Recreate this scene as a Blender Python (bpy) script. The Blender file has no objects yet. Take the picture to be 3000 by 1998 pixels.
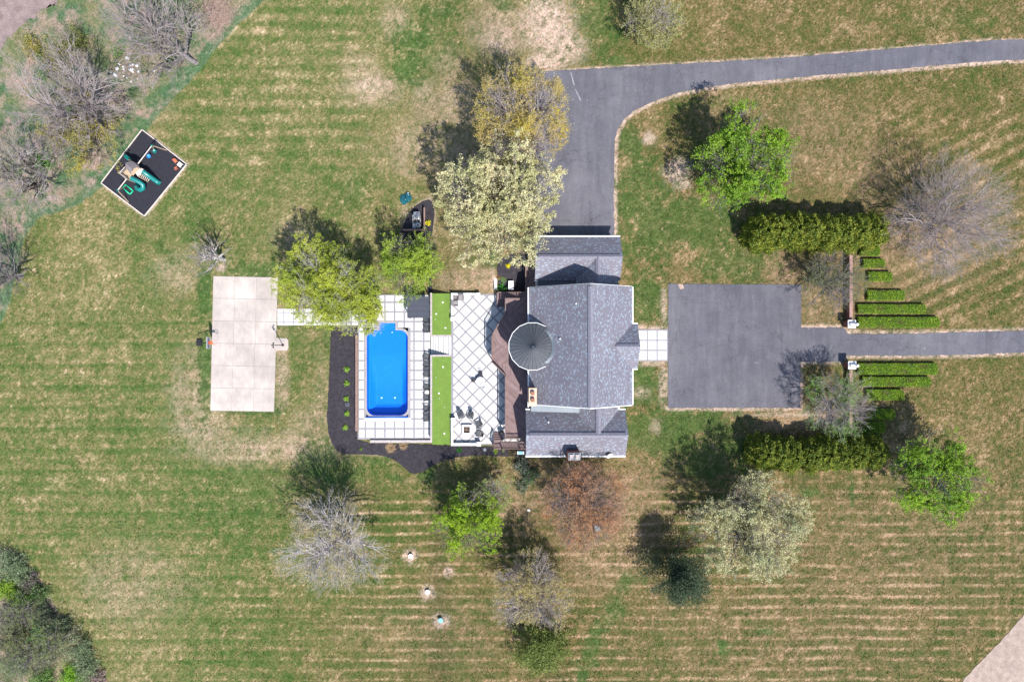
import bpy, math, random
import numpy as np
from mathutils import Vector

# ------------------------------------------------------------------ camera, sky, sun, exposure
S, H = 0.045, 98.0            # metres per photo pixel on the patio level, height of the drone above the patio
scene = bpy.context.scene
COL = scene.collection
cam_data = bpy.data.cameras.new('camera')
cam_data.sensor_width = 36.0
cam_data.lens = 36.0 * H / (3000 * S)
cam_data.clip_end = 5000
cam = bpy.data.objects.new('camera', cam_data)
cam.location = (0, 0, H)
cam.rotation_euler = (0, 0, 0)
COL.objects.link(cam)
scene.camera = cam

SUN_EL = math.radians(56)
SHX, SHY = -0.461, 0.887      # ground direction in which shadows fall
sun_dir = Vector((-SHX * math.cos(SUN_EL), -SHY * math.cos(SUN_EL), math.sin(SUN_EL)))
world = bpy.data.worlds.new('World')
scene.world = world
world.use_nodes = True
wn = world.node_tree
sky = wn.nodes.new('ShaderNodeTexSky')
sky.sky_type = 'NISHITA'
sky.sun_disc = False
sky.sun_elevation = SUN_EL
sky.sun_rotation = math.atan2(sun_dir.x, sun_dir.y)
sky.altitude = 150
sky.air_density = 1.0
sky.dust_density = 0.6
bg = wn.nodes['Background']
bg.inputs['Strength'].default_value = 0.125
wn.links.new(sky.outputs[0], bg.inputs['Color'])
sl = bpy.data.lights.new('sun', 'SUN')
sl.energy = 4.1
sl.angle = math.radians(0.53)
sl.color = (1.0, 0.955, 0.89)
sun = bpy.data.objects.new('sun', sl)
sun.location = sun_dir * 60
sun.rotation_euler = sun_dir.to_track_quat('Z', 'Y').to_euler()
COL.objects.link(sun)
vs = scene.view_settings
vs.view_transform = 'Standard'
vs.look = 'None'
vs.exposure = 0.98
vs.gamma = 1.0
vs.use_curve_mapping = False

# ------------------------------------------------------------------ coordinates and terrain
def sm(a, b, t):
    t = np.clip((t - a) / (b - a), 0, 1)
    return t * t * (3 - 2 * t)

def ground(x, y):
    gm = -1.4 + 1.3 * sm(-11.7, -7.6, x) + 2.4 * sm(0.9, 9.0, x)
    gn = -1.4 + 3.7 * sm(-14.0, 3.0, x)
    w = sm(5.5, 10.0, y)
    return gm * (1 - w) + gn * w

def P(u, v, z):
    k = S * (1 - z / H)
    return Vector(((u - 1500) * k, -(v - 999) * k, z))

def PG(u, v, dz=0.0):
    z = 0.0
    for _ in range(5):
        p = P(u, v, z + dz)
        z = float(ground(p.x, p.y))
    p.z = z + dz
    return p

def L2S(*c):   # helper so that colours can be written as sRGB 0..255 of the thing itself
    return tuple(((x / 255) / 12.92 if x / 255 <= 0.04045 else ((x / 255 + 0.055) / 1.055) ** 2.4) for x in c)

rng = np.random.default_rng(7)
random.seed(7)

# ------------------------------------------------------------------ materials
def new_mat(name):
    m = bpy.data.materials.new(name)
    m.use_nodes = True
    nt = m.node_tree
    b = nt.nodes['Principled BSDF']
    return m, nt, b

def N(nt, t, **kw):
    n = nt.nodes.new(t)
    for k, v in kw.items():
        setattr(n, k, v)
    return n

def mixc(nt, fac, a, b, mode='MIX'):
    n = N(nt, 'ShaderNodeMix', data_type='RGBA', blend_type=mode)
    for sock, val in ((n.inputs[0], fac), (n.inputs[6], a), (n.inputs[7], b)):
        if hasattr(val, 'is_output'):
            nt.links.new(val, sock)
        elif isinstance(val, (int, float)):
            sock.default_value = val
        else:
            sock.default_value = (*val[:3], 1)
    return n.outputs[2]

def noise(nt, scale, detail=4, rough=0.6, vec=None, stretch=None):
    n = N(nt, 'ShaderNodeTexNoise')
    n.inputs['Scale'].default_value = scale
    n.inputs['Detail'].default_value = detail
    n.inputs['Roughness'].default_value = rough
    if vec is None:
        g = N(nt, 'ShaderNodeNewGeometry')
        vec = g.outputs['Position']
    if stretch:
        mp = N(nt, 'ShaderNodeMapping')
        mp.inputs['Scale'].default_value = stretch
        nt.links.new(vec, mp.inputs['Vector'])
        vec = mp.outputs[0]
    nt.links.new(vec, n.inputs['Vector'])
    return n.outputs[0]

def ramp(nt, src, lo, hi):
    r = N(nt, 'ShaderNodeMapRange')
    r.inputs[1].default_value = lo
    r.inputs[2].default_value = hi
    nt.links.new(src, r.inputs[0])
    return r.outputs[0]

def mat(name, col, rough=0.8, var=0.15, scale=3.0, bump=0.0, bscale=30.0, spec=0.3, metal=0.0, stretch=None, col2=None, fine=0.0):
    m, nt, b = new_mat(name)
    c2 = col2 or tuple(min(1, c * (1 + var)) for c in col)
    c1 = col if col2 else tuple(c * (1 - var) for c in col)
    f = ramp(nt, noise(nt, scale, 5, 0.65, stretch=stretch), 0.3, 0.7)
    out = mixc(nt, f, c1, c2)
    if fine:
        f2 = ramp(nt, noise(nt, scale * 9, 2, 0.6), 0.25, 0.75)
        out = mixc(nt, f2, mixc(nt, 1.0, out, (1 - fine,) * 3, 'MULTIPLY'), mixc(nt, 1.0, out, (1 + fine,) * 3, 'MULTIPLY'))
    nt.links.new(out, b.inputs['Base Color'])
    b.inputs['Roughness'].default_value = rough
    b.inputs['Specular IOR Level'].default_value = spec
    b.inputs['Metallic'].default_value = metal
    if bump:
        bp = N(nt, 'ShaderNodeBump')
        bp.inputs['Strength'].default_value = bump
        bp.inputs['Distance'].default_value = 0.03
        nt.links.new(noise(nt, bscale, 3), bp.inputs['Height'])
        nt.links.new(bp.outputs[0], b.inputs['Normal'])
    return m

M = {}
M['concrete_white'] = mat('white_concrete', (0.50, 0.49, 0.48), 0.75, 0.07, 1.3, 0.1, 40)
M['paver_grey'] = mat('grey_paver', (0.225, 0.215, 0.235), 0.8, 0.22, 4.0, 0.2, 30, fine=0.15)
M['cap_stone'] = mat('wall_cap_stone', (0.36, 0.32, 0.31), 0.8, 0.2, 3.0, 0.2, 30)
M['wall_stone'] = mat('wall_stone', (0.26, 0.24, 0.23), 0.85, 0.25, 3.5, 0.4, 12)
M['light_stone'] = mat('pale_cap_stone', (0.55, 0.54, 0.55), 0.75, 0.10, 2.0, 0.1, 30)
M['step_stone'] = mat('step_stone', (0.55, 0.54, 0.52), 0.75, 0.08, 2.0, 0.1, 30)
M['coping'] = mat('pool_coping', (0.29, 0.27, 0.28), 0.8, 0.25, 6.0, 0.2, 30)
M['turf'] = mat('putting_turf', (0.115, 0.19, 0.032), 0.9, 0.12, 0.9, 0.4, 40, fine=0.14)
M['mulch'] = mat('dark_mulch', (0.036, 0.032, 0.038), 0.95, 0.35, 2.5, 0.9, 22, 0.1, fine=0.45)
M['rubber'] = mat('rubber_mulch', (0.022, 0.022, 0.030), 0.9, 0.2, 3.0, 0.7, 25, 0.2, fine=0.3)
M['timber_white'] = mat('pale_timber', (0.50, 0.44, 0.40), 0.8, 0.15, 2.0)
M['deck_wood'] = mat('deck_board', (0.185, 0.125, 0.125), 0.7, 0.18, 2.2, 0.1, 20, 0.3)
M['deck_wood_b'] = mat('deck_board_pale', (0.205, 0.142, 0.142), 0.7, 0.18, 2.2, 0.1, 20, 0.3)
M['deck_wood_c'] = mat('deck_board_dark', (0.155, 0.10, 0.10), 0.7, 0.18, 2.2, 0.1, 20, 0.3)
M['deck_trim'] = mat('deck_trim', (0.16, 0.105, 0.095), 0.7, 0.15, 2.2)
M['rail'] = mat('rail_brown', (0.15, 0.10, 0.09), 0.6, 0.1, 2.0)
M['fence'] = mat('fence_wood', (0.22, 0.145, 0.125), 0.8, 0.2, 3.0)
M['white_trim'] = mat('white_trim', (0.72, 0.72, 0.72), 0.5, 0.03, 2.0, spec=0.4)
M['siding'] = mat('siding', (0.46, 0.44, 0.41), 0.7, 0.05, 1.0)
M['brick'] = mat('brick', (0.20, 0.085, 0.070), 0.85, 0.25, 6.0, 0.3, 20)
M['wall_brick'] = mat('garden_brick', (0.33, 0.20, 0.175), 0.85, 0.22, 5.0, 0.2, 20)
M['chimney_cap'] = mat('chimney_crown', (0.48, 0.38, 0.28), 0.8, 0.12, 3.0)
M['flue'] = mat('clay_flue', (0.26, 0.11, 0.075), 0.8, 0.12, 5.0)
M['dark'] = mat('dark_void', (0.012, 0.012, 0.014), 0.9, 0.1, 3.0)
M['metal_roof'] = mat('grey_metal_roof', (0.072, 0.078, 0.090), 0.55, 0.10, 1.2, spec=0.3)
M['metal_dark'] = mat('dark_seam', (0.040, 0.050, 0.064), 0.45, 0.1, 2.0)
M['metal_flash'] = mat('grey_flashing', (0.16, 0.185, 0.21), 0.5, 0.08, 1.5, spec=0.5)
M['louver'] = mat('louver_metal', (0.105, 0.112, 0.148), 0.5, 0.05, 1.5, spec=0.5)
M['louver_frame'] = mat('louver_frame', (0.055, 0.062, 0.085), 0.5, 0.05, 1.5)
M['chair_grey'] = mat('charcoal_plastic', (0.040, 0.045, 0.055), 0.55, 0.12, 4.0, spec=0.4)
M['wicker'] = mat('taupe_wicker', (0.165, 0.145, 0.145), 0.8, 0.15, 20.0)
M['cushion'] = mat('grey_cushion', (0.23, 0.215, 0.225), 0.9, 0.08, 4.0)
M['table_pale'] = mat('pale_table', (0.55, 0.47, 0.41), 0.6, 0.06, 3.0)
M['table_glass'] = mat('frosted_tabletop', (0.50, 0.50, 0.52), 0.3, 0.15, 9.0, spec=0.5)
M['metal_light'] = mat('light_metal', (0.42, 0.44, 0.46), 0.4, 0.08, 5.0, metal=0.4)
M['metal_black'] = mat('black_metal', (0.018, 0.017, 0.020), 0.5, 0.1, 5.0)
M['teal'] = mat('teal_plastic', (0.005, 0.155, 0.145), 0.32, 0.08, 2.0, spec=0.5)
M['green_plastic'] = mat('green_plastic', (0.012, 0.38, 0.20), 0.4, 0.06, 2.0)
M['blue_plastic'] = mat('blue_plastic', (0.02, 0.22, 0.55), 0.4, 0.08, 2.0)
M['orange_plastic'] = mat('orange_plastic', (0.42, 0.125, 0.07), 0.5, 0.08, 2.0)
M['white_plastic'] = mat('white_plastic', (0.68, 0.68, 0.66), 0.4, 0.03, 2.0)
M['orange'] = mat('orange_paint', (0.60, 0.12, 0.05), 0.4, 0.04, 3.0)
M['play_wood'] = mat('play_wood', (0.40, 0.30, 0.20), 0.8, 0.18, 3.0)
M['play_roof'] = mat('weathered_wood_roof', (0.205, 0.175, 0.190), 0.8, 0.15, 4.0)
M['tarp'] = mat('teal_tarp', (0.008, 0.085, 0.115), 0.33, 0.25, 2.5, spec=0.5)
M['stone_white'] = mat('white_marble', (0.70, 0.69, 0.70), 0.5, 0.05, 4.0)
M['soil'] = mat('bare_soil', (0.33, 0.24, 0.19), 0.95, 0.2, 2.5, 0.5, 20, fine=0.2)
M['field_nw'] = mat('ploughed_field', (0.20, 0.152, 0.145), 0.95, 0.28, 0.9, 0.8, 14, 0.1, fine=0.35)
M['field'] = mat('stubble_field', (0.29, 0.225, 0.19), 0.95, 0.22, 1.6, 0.8, 14, 0.1, fine=0.30)
M['garage_door'] = mat('garage_door', (0.62, 0.61, 0.59), 0.5, 0.03, 2.0)
M['pane'] = mat('window_glass', (0.03, 0.04, 0.05), 0.08, 0.1, 2.0, spec=0.6)
M['lid_blue'] = mat('blue_lid', (0.16, 0.40, 0.52), 0.5, 0.05, 4.0)
M['ash'] = mat('ash_and_char', (0.05, 0.035, 0.03), 0.9, 0.5, 9.0)
M['log'] = mat('burnt_log', (0.14, 0.095, 0.07), 0.9, 0.4, 8.0)
M['pool_cover'] = mat('blue_cover_roll', (0.015, 0.10, 0.46), 0.5, 0.08, 3.0)
M['bark'] = mat('grey_bark', (0.17, 0.15, 0.15), 0.9, 0.3, 5.0)
M['bark_white'] = mat('white_bark', (0.42, 0.385, 0.38), 0.85, 0.3, 4.0)
M['bark_dark'] = mat('dark_bark', (0.065, 0.052, 0.045), 0.9, 0.3, 5.0)
M['bark_pale'] = mat('pale_twig_bark', (0.31, 0.265, 0.26), 0.9, 0.25, 4.0)
M['stubs'] = mat('dry_grass_blades', (0.50, 0.36, 0.22), 0.9, 0.2, 9.0)
M['paint_white'] = mat('worn_white_paint', (0.20, 0.20, 0.215), 0.8, 0.5, 3.0)
M['dish'] = mat('dish_grey', (0.55, 0.56, 0.58), 0.5, 0.05, 3.0)
M['litter'] = mat('dry_brush', (0.30, 0.215, 0.18), 0.95, 0.3, 3.0)

# asphalt with tyre streaks across its width
def asphalt():
    m, nt, b = new_mat('asphalt')
    s1 = ramp(nt, noise(nt, 1.0, 5, 0.7, stretch=(1.3, 0.12, 1)), 0.30, 0.70)
    s2 = ramp(nt, noise(nt, 0.16, 5, 0.62), 0.36, 0.64)
    s4 = ramp(nt, noise(nt, 0.75, 5, 0.7), 0.32, 0.68)
    s3 = ramp(nt, noise(nt, 7.0, 3, 0.75), 0.25, 0.75)
    c = mixc(nt, s1, (0.066, 0.064, 0.078), (0.094, 0.091, 0.108))
    c = mixc(nt, s2, mixc(nt, 1.0, c, (0.88, 0.88, 0.92), 'MULTIPLY'), mixc(nt, 1.0, c, (1.25, 1.24, 1.20), 'MULTIPLY'))
    c = mixc(nt, s4, mixc(nt, 1.0, c, (0.90,) * 3, 'MULTIPLY'), mixc(nt, 1.0, c, (1.13,) * 3, 'MULTIPLY'))
    c = mixc(nt, s3, mixc(nt, 1.0, c, (0.80,) * 3, 'MULTIPLY'), mixc(nt, 1.0, c, (1.22,) * 3, 'MULTIPLY'))
    fl = ramp(nt, noise(nt, 1.6, 3, 0.6), 0.68, 0.80)
    c = mixc(nt, fl, c, (0.19, 0.185, 0.20))
    # fine cracks following warped cell borders
    wv = N(nt, 'ShaderNodeTexVoronoi', feature='DISTANCE_TO_EDGE')
    wv.inputs['Scale'].default_value = 0.16
    g = N(nt, 'ShaderNodeNewGeometry')
    nz = N(nt, 'ShaderNodeTexNoise'); nz.inputs['Scale'].default_value = 0.5; nz.inputs['Detail'].default_value = 4
    nt.links.new(g.outputs['Position'], nz.inputs['Vector'])
    ad_ = N(nt, 'ShaderNodeVectorMath', operation='MULTIPLY_ADD'); ad_.inputs[1].default_value = (4, 4, 0)
    nt.links.new(nz.outputs['Color'], ad_.inputs[0]); nt.links.new(g.outputs['Position'], ad_.inputs[2])
    nt.links.new(ad_.outputs[0], wv.inputs['Vector'])
    ck = ramp(nt, wv.outputs['Distance'], 0.0, 0.010)
    c = mixc(nt, ck, mixc(nt, 1.0, c, (0.66,) * 3, 'MULTIPLY'), c)
    nt.links.new(c, b.inputs['Base Color'])
    b.inputs['Roughness'].default_value = 0.85
    bp = N(nt, 'ShaderNodeBump')
    bp.inputs['Strength'].default_value = 0.35
    bp.inputs['Distance'].default_value = 0.02
    nt.links.new(noise(nt, 45, 2), bp.inputs['Height'])
    nt.links.new(bp.outputs[0], b.inputs['Normal'])
    return m
M['asphalt'] = asphalt()

def court_concrete(k=1.0):
    m, nt, b = new_mat('court_concrete')
    s1 = ramp(nt, noise(nt, 0.28, 5, 0.6), 0.35, 0.65)
    s2 = ramp(nt, noise(nt, 1.8, 4, 0.7, stretch=(1, 0.5, 1)), 0.3, 0.7)
    c = mixc(nt, s1, (0.32 * k, 0.275 * k, 0.25 * k), (0.43 * k, 0.375 * k, 0.34 * k))
    c = mixc(nt, s2, mixc(nt, 1.0, c, (0.9,) * 3, 'MULTIPLY'), mixc(nt, 1.0, c, (1.12,) * 3, 'MULTIPLY'))
    sp = ramp(nt, noise(nt, 5.0, 2, 0.5), 0.74, 0.78)
    c = mixc(nt, sp, c, (0.2, 0.17, 0.16))
    nt.links.new(c, b.inputs['Base Color'])
    b.inputs['Roughness'].default_value = 0.85
    return m
M['court'] = court_concrete()
M['court_b'] = court_concrete(0.95)
M['court_c'] = court_concrete(1.04)
M['joint'] = mat('court_joint', (0.20, 0.17, 0.16), 0.9, 0.3, 3.0)

def shingle():
    m, nt, b = new_mat('roof_shingle')
    uv = N(nt, 'ShaderNodeUVMap')
    sep = N(nt, 'ShaderNodeSeparateXYZ')
    nt.links.new(uv.outputs[0], sep.inputs[0])
    def math_(op, a, bb=None):
        n = N(nt, 'ShaderNodeMath', operation=op)
        for i, val in enumerate((a, bb)):
            if val is None: continue
            if hasattr(val, 'is_output'): nt.links.new(val, n.inputs[i])
            else: n.inputs[i].default_value = val
        return n.outputs[0]
    row = math_('FLOOR', math_('DIVIDE', sep.outputs[1], 0.155))
    wn1 = N(nt, 'ShaderNodeTexWhiteNoise', noise_dimensions='1D')
    nt.links.new(row, wn1.inputs['W'])
    colx = math_('FLOOR', math_('ADD', math_('DIVIDE', sep.outputs[0], 0.21), math_('MULTIPLY', wn1.outputs[0], 7.0)))
    cmb = N(nt, 'ShaderNodeCombineXYZ')
    nt.links.new(row, cmb.inputs[0]); nt.links.new(colx, cmb.inputs[1])
    wn2 = N(nt, 'ShaderNodeTexWhiteNoise', noise_dimensions='2D')
    nt.links.new(cmb.outputs[0], wn2.inputs['Vector'])
    cr = N(nt, 'ShaderNodeValToRGB')
    e = cr.color_ramp
    e.interpolation = 'LINEAR'
    e.elements[0].color = (0.150, 0.134, 0.164, 1); e.elements[0].position = 0.0
    e.elements[1].color = (0.158, 0.155, 0.186, 1); e.elements[1].position = 0.42
    for pos, cc in ((0.62, (0.162, 0.158, 0.188)), (0.74, (0.162, 0.142, 0.170)), (0.83, (0.205, 0.220, 0.272)), (1.0, (0.245, 0.300, 0.350))):
        el = e.elements.new(pos); el.color = (*cc, 1)
    nt.links.new(wn2.outputs[0], cr.inputs[0])
    fr = math_('FRACT', math_('DIVIDE', sep.outputs[1], 0.155))
    line = ramp(nt, fr, 0.0, 0.16)
    c = mixc(nt, line, (0.070, 0.064, 0.080), cr.outputs[0])
    f2 = ramp(nt, noise(nt, 0.5, 4), 0.3, 0.7)
    c = mixc(nt, f2, mixc(nt, 1.0, c, (0.9,) * 3, 'MULTIPLY'), mixc(nt, 1.0, c, (1.1,) * 3, 'MULTIPLY'))
    nt.links.new(c, b.inputs['Base Color'])
    b.inputs['Roughness'].default_value = 0.8
    b.inputs['Specular IOR Level'].default_value = 0.35
    bp = N(nt, 'ShaderNodeBump')
    bp.inputs['Strength'].default_value = 0.5
    bp.inputs['Distance'].default_value = 0.02
    nt.links.new(fr, bp.inputs['Height'])
    nt.links.new(bp.outputs[0], b.inputs['Normal'])
    return m
M['shingle'] = shingle()
M['ridge_cap'] = mat('ridge_shingle', (0.18, 0.175, 0.215), 0.8, 0.35, 7.0)

def leaf_mat(name, rough=0.6, trans=0.42):
    m, nt, b = new_mat(name)
    at = N(nt, 'ShaderNodeAttribute', attribute_name='tint')
    b.inputs['Roughness'].default_value = rough
    b.inputs['Specular IOR Level'].default_value = 0.25
    nt.links.new(at.outputs['Color'], b.inputs['Base Color'])
    tr = N(nt, 'ShaderNodeBsdfTranslucent')
    nt.links.new(at.outputs['Color'], tr.inputs['Color'])
    mx = N(nt, 'ShaderNodeMixShader')
    mx.inputs[0].default_value = trans
    nt.links.new(b.outputs[0], mx.inputs[1]); nt.links.new(tr.outputs[0], mx.inputs[2])
    nt.links.new(mx.outputs[0], nt.nodes['Material Output'].inputs['Surface'])
    return m
M['leaf'] = leaf_mat('leaf')

def ground_mat():
    m, nt, b = new_mat('lawn')
    at = N(nt, 'ShaderNodeAttribute', attribute_name='tint')
    c = at.outputs['Color']
    n1 = ramp(nt, noise(nt, 2.6, 5, 0.8), 0.30, 0.70)
    n2 = ramp(nt, noise(nt, 0.9, 5, 0.7), 0.3, 0.7)
    n3 = ramp(nt, noise(nt, 6.5, 3, 0.75), 0.30, 0.70)
    c = mixc(nt, n1, mixc(nt, 1.0, c, (0.50, 0.68, 0.50), 'MULTIPLY'), mixc(nt, 1.0, c, (1.52, 1.32, 1.50), 'MULTIPLY'))
    c = mixc(nt, n2, mixc(nt, 1.0, c, (0.85, 0.94, 0.85), 'MULTIPLY'), mixc(nt, 1.0, c, (1.15, 1.06, 1.12), 'MULTIPLY'))
    c = mixc(nt, n3, mixc(nt, 1.0, c, (0.58, 0.64, 0.58), 'MULTIPLY'), mixc(nt, 1.0, c, (1.42, 1.36, 1.42), 'MULTIPLY'))
    fk = ramp(nt, noise(nt, 3.4, 2, 0.5), 0.66, 0.74)
    c = mixc(nt, fk, c, mixc(nt, 0.55, c, (0.30, 0.235, 0.15)))
    nt.links.new(c, b.inputs['Base Color'])
    b.inputs['Roughness'].default_value = 0.95
    b.inputs['Specular IOR Level'].default_value = 0.1
    bp = N(nt, 'ShaderNodeBump')
    bp.inputs['Strength'].default_value = 0.6
    bp.inputs['Distance'].default_value = 0.06
    nt.links.new(noise(nt, 7.0, 3, 0.7), bp.inputs['Height'])
    nt.links.new(bp.outputs[0], b.inputs['Normal'])
    return m
M['lawn'] = ground_mat()

def water_mat():
    m, nt, b = new_mat('pool_water')
    t = N(nt, 'ShaderNodeBsdfTransparent'); t.inputs[0].default_value = (0.70, 0.90, 1.0, 1)
    g = N(nt, 'ShaderNodeBsdfGlossy'); g.inputs['Roughness'].default_value = 0.03
    bp = N(nt, 'ShaderNodeBump'); bp.inputs['Strength'].default_value = 0.12; bp.inputs['Distance'].default_value = 0.05
    nt.links.new(noise(nt, 3.0, 3), bp.inputs['Height'])
    nt.links.new(bp.outputs[0], g.inputs['Normal'])
    fr = N(nt, 'ShaderNodeFresnel'); fr.inputs[0].default_value = 1.33
    nt.links.new(bp.outputs[0], fr.inputs['Normal'])
    mx = N(nt, 'ShaderNodeMixShader')
    nt.links.new(fr.outputs[0], mx.inputs[0]); nt.links.new(t.outputs[0], mx.inputs[1]); nt.links.new(g.outputs[0], mx.inputs[2])
    nt.links.new(mx.outputs[0], nt.nodes['Material Output'].inputs['Surface'])
    return m
M['water'] = water_mat()
M['liner'] = mat('pool_liner', (0.001, 0.185, 0.66), 0.7, 0.07, 2.0, fine=0.10)

# ------------------------------------------------------------------ mesh helpers
class MB:
    def __init__(s): s.v = []; s.f = []
    def add(s, pts, faces):
        o = len(s.v)
        s.v += [tuple(p) for p in pts]
        s.f += [tuple(i + o for i in f) for f in faces]
        return s
    def box(s, x0, x1, y0, y1, z0, z1):
        return s.add([(x0, y0, z0), (x1, y0, z0), (x1, y1, z0), (x0, y1, z0), (x0, y0, z1), (x1, y0, z1), (x1, y1, z1), (x0, y1, z1)],
                     [(3, 2, 1, 0), (4, 5, 6, 7), (0, 1, 5, 4), (1, 2, 6, 5), (2, 3, 7, 6), (3, 0, 4, 7)])
    def rbox(s, c, size, rot=0.0, tilt=0.0, axis='x'):
        # box centred at c, tilted about its own x (or y), then turned about z
        hx, hy, hz = size[0] / 2, size[1] / 2, size[2] / 2
        pts = []
        for sx, sy, sz in ((-1, -1, -1), (1, -1, -1), (1, 1, -1), (-1, 1, -1), (-1, -1, 1), (1, -1, 1), (1, 1, 1), (-1, 1, 1)):
            x, y, z = sx * hx, sy * hy, sz * hz
            ct, st = math.cos(tilt), math.sin(tilt)
            if axis == 'x': y, z = y * ct - z * st, y * st + z * ct
            else: x, z = x * ct + z * st, -x * st + z * ct
            cr, sr = math.cos(rot), math.sin(rot)
            pts.append((c[0] + x * cr - y * sr, c[1] + x * sr + y * cr, c[2] + z))
        return s.add(pts, [(3, 2, 1, 0), (4, 5, 6, 7), (0, 1, 5, 4), (1, 2, 6, 5), (2, 3, 7, 6), (3, 0, 4, 7)])
    def prism(s, poly, z0, z1):
        n = len(poly)
        a = sum(poly[i][0] * poly[(i + 1) % n][1] - poly[(i + 1) % n][0] * poly[i][1] for i in range(n))
        if a < 0: poly = poly[::-1]
        pts = [(p[0], p[1], z0) for p in poly] + [(p[0], p[1], z1) for p in poly]
        return s.add(pts, [tuple(range(n - 1, -1, -1)), tuple(range(n, 2 * n))] + [(i, (i + 1) % n, n + (i + 1) % n, n + i) for i in range(n)])
    def tube(s, path, rad, n=8, caps=True):
        path = [Vector(p) for p in path]
        rad = rad if hasattr(rad, '__len__') else [rad] * len(path)
        rings = []
        up = Vector((0, 0, 1))
        for i, p in enumerate(path):
            d = (path[min(i + 1, len(path) - 1)] - path[max(i - 1, 0)]).normalized()
            a = d.cross(up if abs(d.z) < 0.95 else Vector((1, 0, 0))).normalized()
            b = a.cross(d).normalized()
            rings.append([p + (a * math.cos(2 * math.pi * k / n) + b * math.sin(2 * math.pi * k / n)) * rad[i] for k in range(n)])
        pts = [q for r in rings for q in r]
        f = []
        for i in range(len(path) - 1):
            for k in range(n):
                f.append((i * n + k, i * n + (k + 1) % n, (i + 1) * n + (k + 1) % n, (i + 1) * n + k))
        if caps:
            f.append(tuple(range(n - 1, -1, -1))); f.append(tuple((len(path) - 1) * n + k for k in range(n)))
        return s.add(pts, f)
    def lathe(s, c, prof, n=16):
        pts = []; f = []
        for r, z in prof:
            pts += [(c[0] + r * math.cos(2 * math.pi * k / n), c[1] + r * math.sin(2 * math.pi * k / n), c[2] + z) for k in range(n)]
        for i in range(len(prof) - 1):
            for k in range(n):
                f.append((i * n + k, i * n + (k + 1) % n, (i + 1) * n + (k + 1) % n, (i + 1) * n + k))
        f.append(tuple(range(n - 1, -1, -1))); f.append(tuple((len(prof) - 1) * n + k for k in range(n)))
        return s.add(pts, f)

def link(o, parent=None):
    COL.objects.link(o)
    if parent is not None:
        o.parent = parent
        if parent.get('_off') is not None:
            pass
    return o

def tag(o, label=None, cat=None, group=None, kind=None):
    if label: o['label'] = label
    if cat: o['category'] = cat
    if group: o['group'] = group
    if kind: o['kind'] = kind
    return o

def shift(mb, off):
    mb.v = [(p[0] - off[0], p[1] - off[1], p[2] - off[2]) for p in mb.v]
    return mb

def obj(name, mb, m, parent=None, smooth=False, local=False):
    # meshes are given in world coordinates; under a parent they are stored relative to the thing's base
    me = bpy.data.meshes.new(name)
    off = (0, 0, 0)
    q = parent
    if not local:
        off = Vector((0, 0, 0))
        while q is not None:
            off = off + q.location
            q = q.parent
        if parent is None:
            xs = [p[0] for p in mb.v]; ys = [p[1] for p in mb.v]; zs = [p[2] for p in mb.v]
            off = Vector(((min(xs) + max(xs)) / 2, (min(ys) + max(ys)) / 2, min(zs)))
    me.from_pydata([(p[0] - off[0], p[1] - off[1], p[2] - off[2]) for p in mb.v], [], mb.f)
    me.materials.append(M[m] if isinstance(m, str) else m)
    if smooth:
        me.polygons.foreach_set('use_smooth', [True] * len(me.polygons))
    me.update()
    o = bpy.data.objects.new(name, me)
    if parent is None and not local:
        o.location = off
    return link(o, parent)

def thing(name, loc, label, cat, group=None, rz=0.0):
    o = bpy.data.objects.new(name, None)
    o.empty_display_size = 0.3
    o.location = loc
    o.rotation_euler = (0, 0, rz)
    link(o)
    return tag(o, label, cat, group)

def dup(root, loc, rz, label, group=None):
    r = root.copy(); COL.objects.link(r)
    r.location = loc; r.rotation_euler = (0, 0, rz)
    r['label'] = label
    if group: r['group'] = group
    elif 'group' in r: del r['group']
    for ch in list(root.children):
        c = ch.copy(); COL.objects.link(c); c.parent = r
        for g in list(ch.children):
            d = g.copy(); COL.objects.link(d); d.parent = c
    return r

def clip_half(poly, nx, ny, d):          # keep nx*x+ny*y <= d
    out = []
    for i in range(len(poly)):
        a, b = poly[i], poly[(i + 1) % len(poly)]
        da, db = nx * a[0] + ny * a[1] - d, nx * b[0] + ny * b[1] - d
        if da <= 0: out.append(a)
        if (da < 0 < db) or (db < 0 < da):
            t = da / (da - db)
            out.append((a[0] + (b[0] - a[0]) * t, a[1] + (b[1] - a[1]) * t))
    return out

def clip_rect(poly, x0, x1, y0, y1):
    for h in ((1, 0, x1), (-1, 0, -x0), (0, 1, y1), (0, -1, -y0)):
        if len(poly) < 3: return []
        poly = clip_half(poly, *h)
    return poly

def area(poly):
    n = len(poly)
    return abs(sum(poly[i][0] * poly[(i + 1) % n][1] - poly[(i + 1) % n][0] * poly[i][1] for i in range(n))) / 2

def px_poly(pts, z):
    return [tuple(P(u, v, z)[:2]) for u, v in pts]

def rect_px(u0, v0, u1, v1, z):
    a, b = P(u0, v1, z), P(u1, v0, z)
    return a.x, b.x, a.y, b.y

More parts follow.
